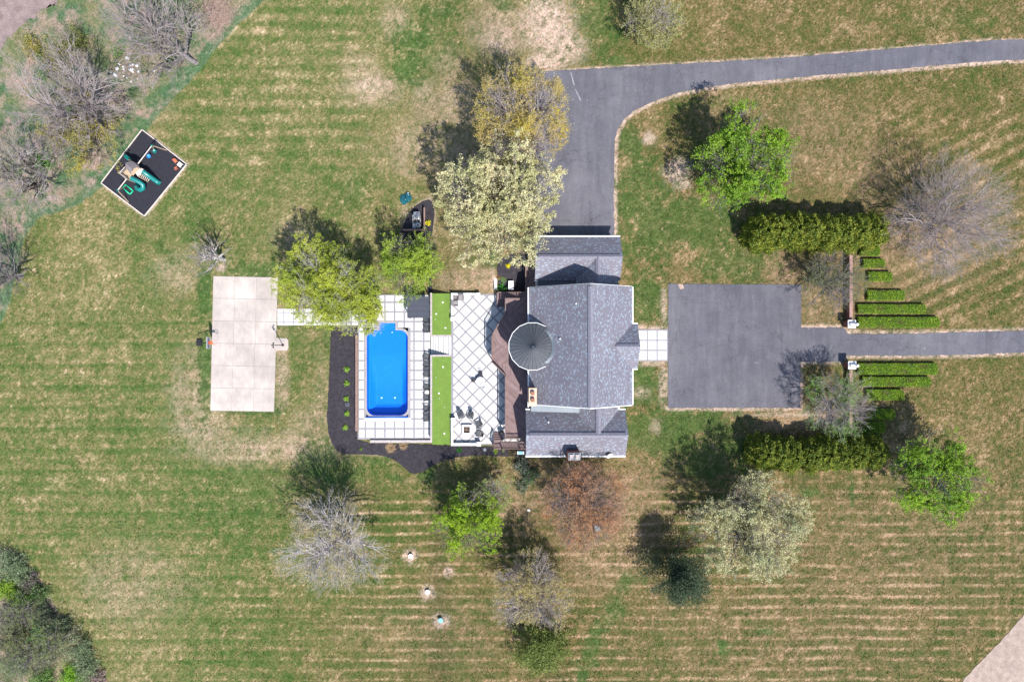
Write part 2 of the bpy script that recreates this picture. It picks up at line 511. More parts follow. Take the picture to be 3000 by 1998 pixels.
def sheet(name, pts_px, dz, m, cell=0.5, wobble=0.0, label=None, kind='structure', flat=None):
    """ground-hugging sheet inside an outline given in photo pixels"""
    poly = [tuple((PG(u, v) if flat is None else P(u, v, flat))[:2]) for u, v in pts_px]
    # subdivide the outline and roughen it
    fine = []
    for i in range(len(poly)):
        a, b = poly[i], poly[(i + 1) % len(poly)]
        n = max(1, int(math.dist(a, b) / 0.35)) if wobble else 1
        for k in range(n):
            t = k / n
            fine.append((a[0] + (b[0] - a[0]) * t + random.uniform(-wobble, wobble), a[1] + (b[1] - a[1]) * t + random.uniform(-wobble, wobble)))
    xs = [p[0] for p in fine]; ys = [p[1] for p in fine]
    mb = MB()
    if flat is not None:
        mb.prism(fine, flat - 0.3, flat)
    else:
        idx = {}
        def vid(x, y):
            k = (round(x, 4), round(y, 4))
            if k not in idx:
                idx[k] = len(mb.v); mb.v.append((x, y, float(ground(x, y)) + dz))
            return idx[k]
        nx, ny = int((max(xs) - min(xs)) / cell) + 1, int((max(ys) - min(ys)) / cell) + 1
        for i in range(nx):
            col = clip_half(clip_half(fine, 1, 0, min(xs) + (i + 1) * cell), -1, 0, -(min(xs) + i * cell))
            if len(col) < 3: continue
            for j in range(ny):
                c = clip_half(clip_half(col, 0, 1, min(ys) + (j + 1) * cell), 0, -1, -(min(ys) + j * cell))
                if len(c) >= 3 and area(c) > 1e-5:
                    ids = []
                    for p in c:
                        q = vid(*p)
                        if q not in ids: ids.append(q)
                    if len(ids) >= 3:
                        a = sum(c[k][0] * c[(k + 1) % len(c)][1] - c[(k + 1) % len(c)][0] * c[k][1] for k in range(len(c)))
                        mb.f.append(tuple(ids if a > 0 else ids[::-1]))
    o = obj(name, mb, m)
    return tag(o, label, None, None, kind)

def np_mesh(name, verts, quads, mats, midx=None, tint=None, tris=None):
    me = bpy.data.meshes.new(name)
    nv = len(verts)
    me.vertices.add(nv)
    me.vertices.foreach_set('co', np.asarray(verts, np.float32).ravel())
    nq = 0 if quads is None else len(quads)
    nt_ = 0 if tris is None else len(tris)
    idx = []; starts = []; tot = []
    if nq: idx.append(np.asarray(quads, np.int32).ravel())
    if nt_: idx.append(np.asarray(tris, np.int32).ravel())
    idx = np.concatenate(idx)
    starts = np.concatenate([np.arange(nq) * 4, nq * 4 + np.arange(nt_) * 3]).astype(np.int32)
    me.loops.add(len(idx)); me.loops.foreach_set('vertex_index', idx)
    me.polygons.add(nq + nt_)
    me.polygons.foreach_set('loop_start', starts)
    if midx is not None:
        me.polygons.foreach_set('material_index', np.asarray(midx, np.int32))
    for m in mats: me.materials.append(M[m])
    if tint is not None:
        a = me.attributes.new('tint', 'FLOAT_COLOR', 'POINT')
        rgba = np.ones((nv, 4), np.float32); rgba[:, :3] = tint
        a.data.foreach_set('color', rgba.ravel())
    me.update(calc_edges=True)
    return me
# ------------------------------------------------------------------ ground sheet with its own colours
LAT = np.random.default_rng(11).random((256, 256))
def vnoise(x, y):
    xi, yi = np.floor(x).astype(int), np.floor(y).astype(int)
    fx, fy = x - xi, y - yi
    fx, fy = fx * fx * (3 - 2 * fx), fy * fy * (3 - 2 * fy)
    g = lambda a, b: LAT[a % 256, b % 256]
    return (g(xi, yi) * (1 - fx) + g(xi + 1, yi) * fx) * (1 - fy) + (g(xi, yi + 1) * (1 - fx) + g(xi + 1, yi + 1) * fx) * fy
def fbm(x, y, o=4):
    s = 0; a = 1; t = 0
    for k in range(o):
        s = s + a * vnoise(x * 2 ** k + 17.3 * k, y * 2 ** k + 5.1 * k); t += a; a *= 0.55
    return s / t - 0.5

def in_poly(u, v, poly):
    r = np.zeros(u.shape, bool)
    n = len(poly)
    for i in range(n):
        (x0, y0), (x1, y1) = poly[i], poly[(i + 1) % n]
        if y0 == y1: continue
        c = ((y0 > v) != (y1 > v)) & (u < (x1 - x0) * (v - y0) / (y1 - y0) + x0)
        r ^= c
    return r

def seg_dist(u, v, pts):
    d = np.full(u.shape, 1e9)
    for (x0, y0), (x1, y1) in zip(pts[:-1], pts[1:]):
        L = (x1 - x0) ** 2 + (y1 - y0) ** 2
        t = np.clip(((u - x0) * (x1 - x0) + (v - y0) * (y1 - y0)) / L, 0, 1)
        d = np.minimum(d, np.hypot(u - x0 - t * (x1 - x0), v - y0 - t * (y1 - y0)))
    return d

DRIVE_TOP = [(1568, 211), (1640, 208), (1700, 204), (1850, 196), (1980, 189), (2250, 174), (2450, 158), (2650, 141), (2800, 128), (2910, 119), (3000, 117), (3600, 117)]
DRIVE_BOT = [(3600, 176), (3000, 176), (2900, 180), (2700, 197), (2550, 210), (2400, 222), (2250, 236), (2150, 246), (2060, 258), (1990, 272), (1930, 292), (1890, 310), (1855, 327), (1828, 352), (1810, 380), (1801, 412), (1799, 450), (1798, 600), (1800, 693)]
COURT2 = [(1957, 832), (2347, 834), (2347, 960), (2470, 960), (2477, 966), (2482, 978), (2560, 979), (2700, 977), (2850, 973), (3000, 969), (3600, 960),
          (3600, 1025), (3000, 1033), (2850, 1039), (2700, 1042), (2480, 1042), (2474, 1050), (2470, 1060), (2346, 1060), (2345, 1195), (1957, 1195)]
LAWN_NW = [(-400, -400), (760, -400), (775, 0), (700, 70), (640, 135), (560, 235), (470, 330), (395, 430), (330, 520), (230, 600), (110, 640), (70, 700), (45, 800), (25, 900), (-20, 990), (-400, 1100)]
LAWN_SW = [(-400, 1585), (-10, 1590), (70, 1625), (120, 1700), (170, 1790), (225, 1850), (265, 1910), (300, 1975), (330, 2020), (330, 2400), (-400, 2400)]

def paint(u, v):
    n1 = fbm(u / 95, v / 95, 4)
    n2 = fbm(u / 30 + 40, v / 30 + 9, 4)
    n3 = fbm(u / 11 + 3, v / 11 + 77, 3)
    n4 = fbm(u / 260 + 9, v / 260 + 31, 3)
    rr_ = np.random.default_rng(3)
    GR = rr_.normal(size=u.shape) * 0.19
    n5 = fbm(u / 18 + 13, v / 18 + 51, 4)
    right = sm(900, 2100, u)
    low = sm(1250, 1750, v)
    d = 0.47 + 0.09 * right + 0.06 * right * low + 0.50 * n1 + 0.55 * n2 + 0.75 * n3 + 0.30 * n4 + 0.35 * n5 + 0.9 * GR
    # mowing streaks, east-west in the south, slanted in the east
    streak = fbm(u / 70 + 5, v / 9 + 3, 3)
    per = np.sin(2 * np.pi * (v + 12 * fbm(u / 190, v / 120, 2)) / 30.5)
    m1 = sm(1330, 1500, v) * sm(760, 1150, u)
    m1 = np.maximum(m1, 0.5 * sm(1430, 1600, v) * sm(500, 900, u))
    d = d + m1 * (0.62 * (np.clip(per, 0, 1) ** 2 - 0.36) * np.clip(0.80 + 2.6 * fbm(u / 75 + 8, v / 45, 3), 0, 2) + 0.34 * streak)
    perl = np.sin(2 * np.pi * v / 62.0)
    m2 = (1 - sm(700, 1000, u)) * sm(820, 1000, v)
    d = d + m2 * (-0.30 * np.clip(perl, 0, 1) ** 8 + 0.09 * np.sin(2 * np.pi * v / 31.0) + 0.24 * streak + 0.0)
    m3 = (1 - sm(1000, 1150, u)) * (1 - sm(420, 600, v))
    d = d + m3 * (0.17 * np.sin(2 * np.pi * v / 42.0) + 0.32 * streak - 0.02)
    t = v * 0.90 + u * 0.435
    a = u * 0.90 - v * 0.435
    m4 = sm(2450, 2750, u) * sm(230, 380, v) * (1 - sm(900, 980, v))
    st2 = fbm(a / 70, t / 9, 3)
    d = d + m4 * (0.36 * np.sin(2 * np.pi * (t + 7 * n1) / 42.0) * (0.6 + fbm(a / 90, t / 90, 2)) + 0.5 * st2 + 0.05)
    m5 = sm(2750, 2950, u) * sm(1380, 1500, v)
    d = d + m5 * 0.16 * np.sin(2 * np.pi * u / 31.0) * np.clip(n1 * 3 + 0.5, 0, 1)
    def blob(cu, cv, ru, rv, s, ang=0.0, edge=0.35):
        ca, sa = math.cos(ang), math.sin(ang)
        x, y = (u - cu), (v - cv)
        q = np.hypot((x * ca + y * sa) / ru, (-x * sa + y * ca) / rv) + 1.1 * n2 + 1.2 * n3 + 0.5 * n1 + GR
        return s * (1 - sm(1 - edge, 1 + edge, q))
    lush = np.zeros(u.shape)
    for b in ((1215, 115, 62, 55, 1), (1195, 195, 48, 48, 1), (1290, 35, 55, 25, .8), (1250, 130, 80, 100, .45), (1475, 15, 30, 25, .8), (1570, 10, 40, 18, .8),
              (1740, 70, 60, 80, .7), (1715, 35, 45, 30, .6), (1810, 180, 30, 18, .8), (600, 870, 22, 95, 1, .02), (600, 1080, 20, 130, 1, .02), (745, 1208, 130, 9, .8),
              (740, 795, 80, 26, .9), (790, 850, 26, 70, .8), (960, 1000, 18, 60, .6), (760, 1430, 130, 70, .55), (720, 1500, 140, 60, .4), (930, 1350, 60, 55, .85), (1005, 1380, 70, 40, .6),
              (1100, 1350, 50, 14, .8), (1160, 1400, 24, 18, .7), (1245, 1390, 34, 30, .8), (1040, 570, 40, 45, .7), (1040, 520, 40, 25, .6), (1440, 762, 22, 22, .9), (1410, 760, 30, 18, .5), (575, 620, 40, 60, .55),
              (560, 690, 30, 20, .6), (470, 730, 22, 22, .6), (1900, 640, 110, 130, .8), (2040, 660, 140, 90, .75), (2150, 770, 120, 60, .7), (1900, 880, 60, 100, .85), (1885, 1110, 60, 60, .9),
              (1850, 420, 35, 60, .8), (1860, 530, 55, 80, .75), (1870, 600, 70, 50, .8), (2020, 1235, 160, 50, .85), (1930, 1270, 110, 80, .75), (2100, 1320, 110, 80, .7), (1890, 1170, 40, 20, .7),
              (1830, 1710, 22, 45, .75, .5), (1800, 1790, 28, 60, .75, .45), (1740, 1890, 24, 80, .65, .35), (1705, 1985, 22, 35, .9), (2118, 1893, 20, 20, 1), (2245, 1845, 25, 14, .6), (1870, 1695, 30, 20, .5),
              (2370, 1445, 26, 9, .8), (2497, 1445, 5, 38, .8), (2130, 300, 140, 30, .3), (1430, 1490, 30, 30, .3), (1205, 1650, 40, 18, .6), (1290, 1850, 14, 8, .6), (1200, 860, 40, 30, .3), (2780, 60, 120, 30, .25), (2700, 140, 120, 14, .25),
              (150, 1420, 220, 30, .3), (300, 1250, 230, 25, .25), (420, 1140, 60, 30, .25)):
        lush = np.maximum(lush, blob(*b))
    dry = np.zeros(u.shape)
    for b in ((1080, 265, 60, 34, .9), (1060, 200, 60, 45, .5), (1320, 330, 100, 90, .55), (1330, 270, 70, 40, .5), (1250, 400, 150, 70, .4), (1300, 480, 130, 60, .45), (1160, 70, 26, 40, .6), (1480, 60, 90, 60, .4), (1540, 200, 60, 20, .6),
              (870, 1310, 110, 35, .7), (600, 1240, 60, 40, .8), (760, 1330, 100, 26, .6), (580, 1130, 50, 70, .55), (830, 1090, 16, 110, .6), (900, 1230, 60, 40, .5), (690, 850, 30, 26, .6), (540, 830, 50, 40, .6), (420, 330, 70, 60, .4),
              (1370, 820, 85, 40, .8), (1310, 690, 40, 60, .6), (1340, 640, 60, 120, .4), (860, 640, 60, 60, .4), (880, 780, 40, 30, .5), (2350, 1240, 120, 20, .8), (1850, 1450, 120, 150, .45), (1750, 1640, 140, 90, .4),
              (2700, 700, 180, 100, .35), (2500, 480, 150, 120, .25), (2620, 330, 200, 60, .2), (2300, 790, 40, 60, .5), (2420, 900, 70, 60, .4), (2640, 870, 60, 40, .4), (300, 1750, 130, 90, .3), (420, 1650, 120, 80, .25), (380, 1900, 120, 90, .3),
              (1330, 1660, 150, 80, .3), (1180, 1850, 200, 120, .25), (2500, 1700, 300, 150, .12), (1440, 1400, 60, 30, .3), (1500, 1480, 120, 90, .35), (1640, 1420, 150, 120, .3), (1030, 1480, 160, 40, .3)):
        dry = np.maximum(dry, blob(*b))
    worn = np.zeros(u.shape)
    for b in ((600, 1240, 95, 60, .8), (880, 1312, 140, 48, .9), (555, 1150, 60, 120, .6), (740, 1320, 170, 40, .8), (826, 1100, 18, 110, .8), (915, 1230, 60, 50, .6), (1330, 310, 130, 90, .75), (1290, 440, 170, 80, .7), (1380, 560, 90, 60, .6), (1090, 262, 90, 50, .85),
              (1050, 200, 60, 50, .5), (1460, 90, 80, 80, .7), (1310, 190, 60, 50, .4), (1160, 60, 40, 50, .6), (1375, 825, 90, 45, .8), (1650, 1420, 170, 90, .5), (1500, 1470, 110, 90, .5), (1850, 1480, 130, 150, .45), (1760, 1650, 140, 90, .4), (2700, 720, 190, 110, .45), (2560, 520, 130, 90, .3),
              (2300, 800, 60, 70, .6), (2430, 900, 90, 70, .5), (2350, 1245, 140, 24, .8), (380, 1720, 170, 120, .35), (520, 800, 70, 60, .5), (430, 320, 80, 60, .45), (690, 850, 40, 34, .6), (2380, 420, 160, 110, .3), (2600, 1600, 420, 260, .22), (2300, 1850, 500, 160, .2), (1350, 1850, 260, 120, .22), (860, 690, 60, 40, .5), (940, 1160, 22, 120, .35)):
        worn = np.maximum(worn, blob(*b, edge=0.6) if len(b) == 5 else blob(*b))
    soil = np.zeros(u.shape)
    for b in ((1605, 75, 80, 95, .85), (1640, 130, 70, 60, 1), (1600, 180, 70, 26, .9), (1470, 120, 50, 40, .5), (1985, 505, 34, 36, 1), (2000, 540, 26, 18, .8), (1902, 403, 20, 20, .9), (1085, 250, 40, 24, .55), (1870, 958, 40, 8, 1), (1920, 962, 40, 8, 1),
              (1910, 1064, 46, 9, 1), (1880, 1150, 24, 16, .55), (1945, 1120, 14, 60, .8), (1945, 900, 10, 60, .6), (1920, 1250, 18, 22, .4), (1202, 1629, 20, 20, 1.6), (1252, 1735, 20, 21, 1.6), (1291, 1818, 23, 20, 1.6), (1313, 1675, 15, 14, 1.5), (648, 784, 14, 12, 1),
              (1120, 1330, 60, 3, .6), (2330, 940, 10, 30, .9), (2415, 955, 60, 4, 1), (2330, 1215, 140, 7, .9), (2500, 970, 16, 6, 1), (2600, 972, 120, 4, .9), (1240, 595, 40, 10, .7, -.5), (1185, 640, 12, 40, .5), (1272, 640, 6, 50, .5), (1443, 820, 6, 40, .7), (1195, 1310, 20, 4, .0), (880, 690, 30, 14, .35), (2180, 1550, 20, 10, .0), (1725, 1540, 26, 14, .5)):
        soil = np.maximum(soil, blob(*b))
    edge = seg_dist(u, v, DRIVE_BOT)
    soil = np.maximum(soil, 0.95 * (1 - sm(7, 12, edge + 10 * n3 + 3 * n2)))
    edge = seg_dist(u, v, DRIVE_TOP[:-1])
    soil = np.maximum(soil, 0.75 * (1 - sm(4, 8, edge + 12 * n2 + 8 * n3)))
    edge = seg_dist(u, v, COURT2[2:])
    soil = np.maximum(soil, 0.85 * (1 - sm(6, 11, edge + 12 * n3 + 6 * n2)))
    edge = seg_dist(u, v, [(417, 381), (548, 482), (424, 634), (297, 537), (417, 381)])
    soil = np.maximum(soil, 0.7 * (1 - sm(4, 9, edge + 12 * n2 + 8 * n3)))
    edge = seg_dist(u, v, [(775, 0), (700, 70), (640, 135)])
    dry = np.maximum(dry, 0.6 * (1 - sm(6, 14, edge + 10 * n2)))
    d = np.clip(d + 0.5 * dry, 0, 1.25)
    LUSH, MID, OLV, TAN, PALE = (np.array(c) for c in ((0.045, 0.080, 0.020), (0.076, 0.096, 0.031), (0.116, 0.108, 0.047), (0.205, 0.165, 0.095), (0.36, 0.285, 0.20)))
    def lerp(a, b, t): return a + (b - a) * t[..., None]
    c = lerp(LUSH, MID, sm(-0.05, 0.30, d))
    c = lerp(c, OLV, sm(0.25, 0.62, d))
    c = lerp(c, TAN, sm(0.55, 0.95, d))
    c = lerp(c, PALE, sm(0.9, 1.3, d))
    wm = np.clip(worn * (0.75 + 1.5 * n3 + 1.2 * n5 + 0.8 * GR), 0, 1)
    c = lerp(c, np.array([0.255, 0.195, 0.155]) * (1 + 0.6 * n3[..., None]), wm * 0.85)
    # a greener cast on the west half, browner in the south-east
    c = c * lerp(np.array([1.10, 1.12, 1.02]), np.array([0.86, 0.77, 0.67]), sm(700, 1900, u + 0.35 * (v - 900)))
    c = lerp(c, np.array([0.042, 0.086, 0.021]) * (1 + 0.9 * n3[..., None]), np.clip(lush, 0, 1) * 0.80)
    c = lerp(c, np.array([0.36, 0.27, 0.215]) * (1 + 0.7 * n3[..., None]), np.clip(soil * 1.15, 0, 1) * np.clip(0.85 + 1.6 * n2 + 1.5 * n3 + GR, 0.1, 1))
    # leaf litter and undergrowth beneath the two thickets
    for poly, gcol in ((LAWN_NW, (0.055, 0.105, 0.050)), (LAWN_SW, (0.075, 0.080, 0.045))):
        w = in_poly(u + 14 * n2, v + 14 * n3, poly).astype(float)
        q = np.clip(0.5 + 2.6 * n2 + 1.2 * n3 + 1.3 * n1, 0, 1)
        lit = lerp(np.array(gcol), np.array((0.25, 0.185, 0.155)), q)
        lit = lerp(lit, np.array((0.13, 0.135, 0.06)), np.clip(1.6 * fbm(u / 45 + 70, v / 45, 3) + 0.25, 0, 1))
        c = lerp(c, lit, w)
    nearedge = seg_dist(u, v, LAWN_NW[2:-1])
    c = lerp(c, np.array((0.055, 0.115, 0.055)) * (1 + 0.8 * n3[..., None]), (1 - sm(14, 46, nearedge + 70 * n2 + 40 * n3)) * in_poly(u, v, LAWN_NW) * 0.7)
    return np.clip(c, 0.008, 0.8)

def build_ground():
    fx = np.arange(-72, 72.01, 0.21); fy = np.arange(-49, 49.01, 0.21)
    ox = np.array([75, 80, 90, 110, 150, 250, 450, 900, 2000.])
    xs = np.concatenate([-ox[::-1], fx, ox]); ys = np.concatenate([-(ox[::-1] - 22), fy, ox - 22])
    X, Y = np.meshgrid(xs, ys, indexing='ij')
    Z = ground(X, Y)
    k = S * (1 - Z / H)
    U, V = X / k + 1500, 999 - Y / k
    C = paint(U, V)
    far = np.clip(np.maximum((np.abs(X) - 71) / 4, (np.abs(Y) - 48) / 4), 0, 1)[..., None]
    C = C * (1 - far) + far * np.array([0.095, 0.098, 0.038])
    Z = Z + 0.05 * fbm(X / 1.5, Y / 1.5, 3) * (np.abs(X) < 75) - 0.02
    nx, ny = X.shape
    idx = np.arange(nx * ny).reshape(nx, ny)
    q = np.stack([idx[:-1, :-1], idx[1:, :-1], idx[1:, 1:], idx[:-1, 1:]], -1).reshape(-1, 4)
    cu, cv = (U[:-1, :-1] + U[1:, 1:]) / 2, (V[:-1, :-1] + V[1:, 1:]) / 2
    hole = ((cu > 1063) & (cu < 1206) & (cv > 937) & (cv < 1229)).reshape(-1)      # the pool is dug into the ground
    q = q[~hole]
    me = np_mesh('ground', np.stack([X, Y, Z], -1).reshape(-1, 3), q, ['lawn'], None, C.reshape(-1, 3))
    me.polygons.foreach_set('use_smooth', [True] * len(me.polygons))
    o = bpy.data.objects.new('ground', me); COL.objects.link(o)
    tag(o, 'patchy spring lawn of green and dry tan grass', None, None, 'structure')
build_ground()

# fields beyond the lawn
sheet('field', [(2797, 2050), (2826, 1985), (2880, 1930), (2940, 1868), (3000, 1800), (3120, 1680), (3400, 1680), (3400, 2300), (2797, 2300)], 0.03, 'field', 1.0, 0.06)
sheet('farm_field', [(-300, -300), (200, -300), (190, -10), (110, 40), (60, 75), (10, 130), (-30, 230), (-300, 400)], 0.03, 'field_nw', 1.0, 0.35)

# asphalt
sheet('driveway', DRIVE_TOP + DRIVE_BOT + [(1578, 694), (1574, 600), (1570, 500), (1572, 350)], 0.035, 'asphalt', 2.0, 0.055)
sheet('parking_court', COURT2, 0.035, 'asphalt', 2.0, 0.05)
for k, (a, b, w) in enumerate((((1672, 213), (1682, 250), 0.16), ((1685, 262), (1702, 297), 0.16), ((1623, 212), (1626, 232), 0.10))):
    p, q = PG(*a), PG(*b)
    d = (q - p); n = Vector((-d.y, d.x, 0)).normalized() * w / 2
    mb = MB().add([p + n, p - n, q - n, q + n], [(0, 1, 2, 3)])
    mb.v = [(x, y, 2.342) for x, y, z in mb.v]
    tag(obj('painted_line', mb, 'paint_white'), kind='structure')
# worn white patch on the parking court corner
sheet('painted_patch', [(1985, 832), (2000, 832), (2005, 846), (1992, 848)], 0.04, 'soil', 1.0, 0.03)

# ------------------------------------------------------------------ concrete ball court, slab by slab
CZ = -1.36
court = sheet('ball_court', [(625, 809), (814, 813), (803, 1206), (616, 1203)], 0, 'joint', flat=CZ - 0.02)
court['label'] = 'weathered pale concrete ball court of square slabs'
cc = [(625.0, 809.0), (814.0, 813.0), (803.0, 1206.0), (616.0, 1203.0)]
cuts_u = [0.0, 0.335, 0.672, 1.0]
cuts_v = [0.0, 0.165, 0.332, 0.498, 0.664, 0.830, 1.0]
def bil(a, b):
    top = (cc[0][0] + (cc[1][0] - cc[0][0]) * a, cc[0][1] + (cc[1][1] - cc[0][1]) * a)
    bot = (cc[3][0] + (cc[2][0] - cc[3][0]) * a, cc[3][1] + (cc[2][1] - cc[3][1]) * a)
    return (top[0] + (bot[0] - top[0]) * b, top[1] + (bot[1] - top[1]) * b)
for i in range(3):
    for j in range(6):
        g = 0.0011
        q = [bil(cuts_u[i] + g * 1.5, cuts_v[j] + g), bil(cuts_u[i + 1] - g * 1.5, cuts_v[j] + g), bil(cuts_u[i + 1] - g * 1.5, cuts_v[j + 1] - g), bil(cuts_u[i] + g * 1.5, cuts_v[j + 1] - g)]
        dz = random.uniform(-0.004, 0.004)
        obj('slab', MB().prism(px_poly(q, CZ), CZ - 0.1, CZ + dz), ('court', 'court_b', 'court', 'court_c', 'court_b')[(i * 7 + j * 3 + i * j) % 5], court)
obj('slab', MB().prism(px_poly([(804, 990), (838, 991), (844, 996), (845, 1020), (840, 1027), (815, 1027), (809, 1028), (804, 1027)], CZ), CZ - 0.1, CZ - 0.005), 'court', court)

# ------------------------------------------------------------------ pool deck, path, patio, front walk
PZ = -1.30
WATER = [(1074, 967, 1195, 1218), (1111, 946, 1159, 968)]
COP = [(1067, 961, 1202, 1234), (1104, 940, 1166, 962)]
pd = MB()
# base slab of small grey pavers leaving the pool open
ux0, vx0, ux1, vx1 = 1048, 863, 1262, 1287
def base(u0, v0, u1, v1):
    x0, x1, y0, y1 = rect_px(u0, v0, u1, v1, PZ); pd.box(x0, x1, y0, y1, PZ - 0.35, PZ)
base(1048, 863, 1262, 939.99); base(1048, 939.99, 1110, 960); base(1160, 939.99, 1262, 960)
base(1048, 960, 1073, 1287); base(1196, 960, 1262, 1287); base(1073, 1219, 1196, 1287)
pool_deck = tag(obj('pool_deck', pd, 'paver_grey'), 'pool surround of white concrete squares between grey paver bands', None, None, 'structure')
def minus(rects, hole):
    out = []
    for (a, b, c, d) in rects:
        e, f, g, h = max(a, hole[0]), max(b, hole[1]), min(c, hole[2]), min(d, hole[3])
        if e >= g or f >= h: out.append((a, b, c, d)); continue
        if b < f: out.append((a, b, c, f))
        if h < d: out.append((a, h, c, d))
        if a < e: out.append((a, f, e, h))
        if g < c: out.append((g, f, c, h))
    return out
gu = [1050.0, 1070.6, 1099.0, 1127.6, 1156.0, 1184.6, 1213.0, 1241.4, 1265.0]
gv = [863.0 + 1, 885.5, 914.0, 942.4, 971.0, 999.4, 1028.0, 1056.4, 1084.8, 1113.2, 1141.6, 1170.2, 1198.6, 1227.0, 1255.5, 1284.5]
for i in range(8):
    for j in range(15):
        r = [(gu[i] + 2.6, gv[j] + 2.6, min(gu[i + 1] - 2.6, 1260.0), gv[j + 1] - 2.6)]
        for h in COP: r = minus(r, (h[0] - 1, h[1] - 1, h[2] + 1, h[3] + 1))
        for (a, b, c, d) in r:
            if c - a < 3 or d - b < 3: continue
            x0, x1, y0, y1 = rect_px(a, b, c, d, PZ)
            obj('paver', MB().box(x0, x1, y0, y1, PZ - 0.06, PZ + 0.014 + random.uniform(-.003, .003)), 'concrete_white', pool_deck)

path = MB(); x0, x1, y0, y1 = rect_px(813, 905, 1047.9, 953, PZ); path.box(x0, x1, y0, y1, PZ - 0.35, PZ - 0.004)
path = tag(obj('garden_path', path, 'light_stone'), 'white paver path from court to pool', None, None, 'structure')
for i in range(9):
    u0 = 831.5 + 28.4 * (i - 1) if i else 816
    u1 = min(831.5 + 28.4 * i, 1046)
    a, b = u0 + 1.6, u1 - 1.6
    for (v0, v1) in ((907.0, 914.0), (917.5, 942.5), (946, 951.5)):
        x0, x1, y0, y1 = rect_px(a, v0, b, v1, PZ)
        obj('paver', MB().box(x0, x1, y0, y1, PZ - 0.06, PZ + 0.012), 'concrete_white', path)
for i in range(9):   # grey bands crossing the path
    u = 831.5 + 28.4 * i
    if u < 1046:
        x0, x1, y0, y1 = rect_px(u - 1.4, 907, u + 1.4, 951.5, PZ)
        obj('band', MB().box(x0, x1, y0, y1, PZ - 0.06, PZ + 0.004), 'paver_grey', path)
for v in (915.7, 944.2):
    x0, x1, y0, y1 = rect_px(814, v - 1.3, 1047, v + 1.3, PZ)
    obj('band', MB().box(x0, x1, y0, y1, PZ - 0.06, PZ + 0.001), 'paver_grey', path)

x0, x1, y0, y1 = rect_px(1322, 861, 1548, 1303, 0)
patio = tag(obj('patio', MB().box(x0, x1, y0, y1, -0.45, 0), 'paver_grey'), 'upper patio of white concrete diamonds between grey bands', None, None, 'structure')
for i in range(-3, 6):
    for j in range(-2, 12):
        for (ou, ov) in ((1384.8, 891.2), (1364.4, 911.6)):
            cu, cv = ou + 40.8 * i, ov + 40.65 * j
            q = [(cu - 17.1, cv), (cu, cv - 17.1), (cu + 17.1, cv), (cu, cv + 17.1)]
            q = clip_rect(q, 1328.5, 1545, 866, 1299)
            if len(q) >= 3 and area(q) > 12:
                obj('paver', MB().prism(px_poly(q, 0), -0.06, 0.014 + random.uniform(-.003, .003)), 'concrete_white', patio)

FZ = 2.34
x0, x1, y0, y1 = rect_px(1850, 965, 1957, 1058, FZ)
fw = tag(obj('front_walk', MB().box(x0, x1, y0, y1, 2.0, FZ), 'paver_grey'), 'front walk of white squares between house and parking court', None, None, 'structure')
for (a, b) in ((1852, 1866), (1869.5, 1894.5), (1898.5, 1923), (1927, 1953)):
    for (c, d) in ((969.5, 995), (999, 1024), (1028.5, 1054)):
        x0, x1, y0, y1 = rect_px(a, c, b, d, FZ)
        obj('paver', MB().box(x0, x1, y0, y1, FZ - 0.06, FZ + 0.014), 'concrete_white', fw)

# ------------------------------------------------------------------ swimming pool
def rr(u0, v0, u1, v1, r, n=8):
    out = []
    for (cx, cy, a0) in ((u1 - r, v0 + r, -90), (u1 - r, v1 - r, 0), (u0 + r, v1 - r, 90), (u0 + r, v0 + r, 180)):
        for k in range(n + 1):
            a = math.radians(a0 + 90 * k / n)
            out.append((cx + r * math.cos(a), cy + r * math.sin(a)))
    return out
def pool_outline(g=0.0, r=24):
    pts = []
    u0, v0, u1, v1 = 1074 - g, 967 - g, 1195.5 + g, 1218 + g
    a, b, t = 1111 - g, 1159 + g, 946 - g
    full = rr(u0, v0, u1, v1, r)
    # full starts at the top right arc; insert the step bay between the two top corners
    pts = full[:]                      # ... ends at top-left arc, going clockwise to the top edge
    return pts + [(a, v0), (a, t), (b, t), (b, v0)]
pool = thing('swimming_pool', P(1135, 1090, PZ - 2.6), 'bright blue rectangular swimming pool with rounded corners and a square step bay', 'swimming pool')
wz = PZ - 0.10
out = px_poly(pool_outline(), PZ)
n = len(out)
bas = MB()
# wall of the basin, then a sloping floor deeper to the south
def depth(y):
    t = float(sm(P(0, 1030, PZ).y, P(0, 1120, PZ).y, np.array(y))) if True else 0
    return PZ - 1.15 - 1.25 * t
cx, cy = P(1134.5, 1092, PZ)[:2]
inner = []
for (x, y) in out:
    dx, dy = x - cx, y - cy
    if y > P(0, 966, PZ).y: inner.append((x, y, PZ - 0.55))
    else:
        k = 1.0
        inner.append((x - np.sign(dx) * 0.10, y - np.sign(dy) * 0.10, PZ - 0.95))
pts = [(x, y, PZ - 0.02) for x, y in out] + inner
bas.add(pts, [(i, i + n, (i + 1) % n + n, (i + 1) % n) for i in range(n)])
liner = obj('basin', bas, 'liner', pool)
fl = MB()
gx = np.linspace(P(1075.5, 0, PZ).x, P(1194, 0, PZ).x, 26); gy = np.linspace(P(0, 968.5, PZ).y, P(0, 1216.5, PZ).y, 50)
for i, x in enumerate(gx):
    for j, y in enumerate(gy):
        ex = min(x - gx[0], gx[-1] - x); es = y - gy[-1]
        deep = 0.6 * float(sm(P(0, 1030, PZ).y, P(0, 1150, PZ).y, np.array(y)))
        hop = float(sm(0.15, 1.0, np.array(min(ex, es * 0.7))))
        fl.v.append((x, y, PZ - 0.95 - 0.25 * float(sm(0.0, .4, np.array(ex))) - deep * hop))
for i in range(25):
    for j in range(49):
        a = i * 50 + j
        fl.f.append((a, a + 1, a + 51, a + 50))
obj('floor', fl, 'liner', pool)
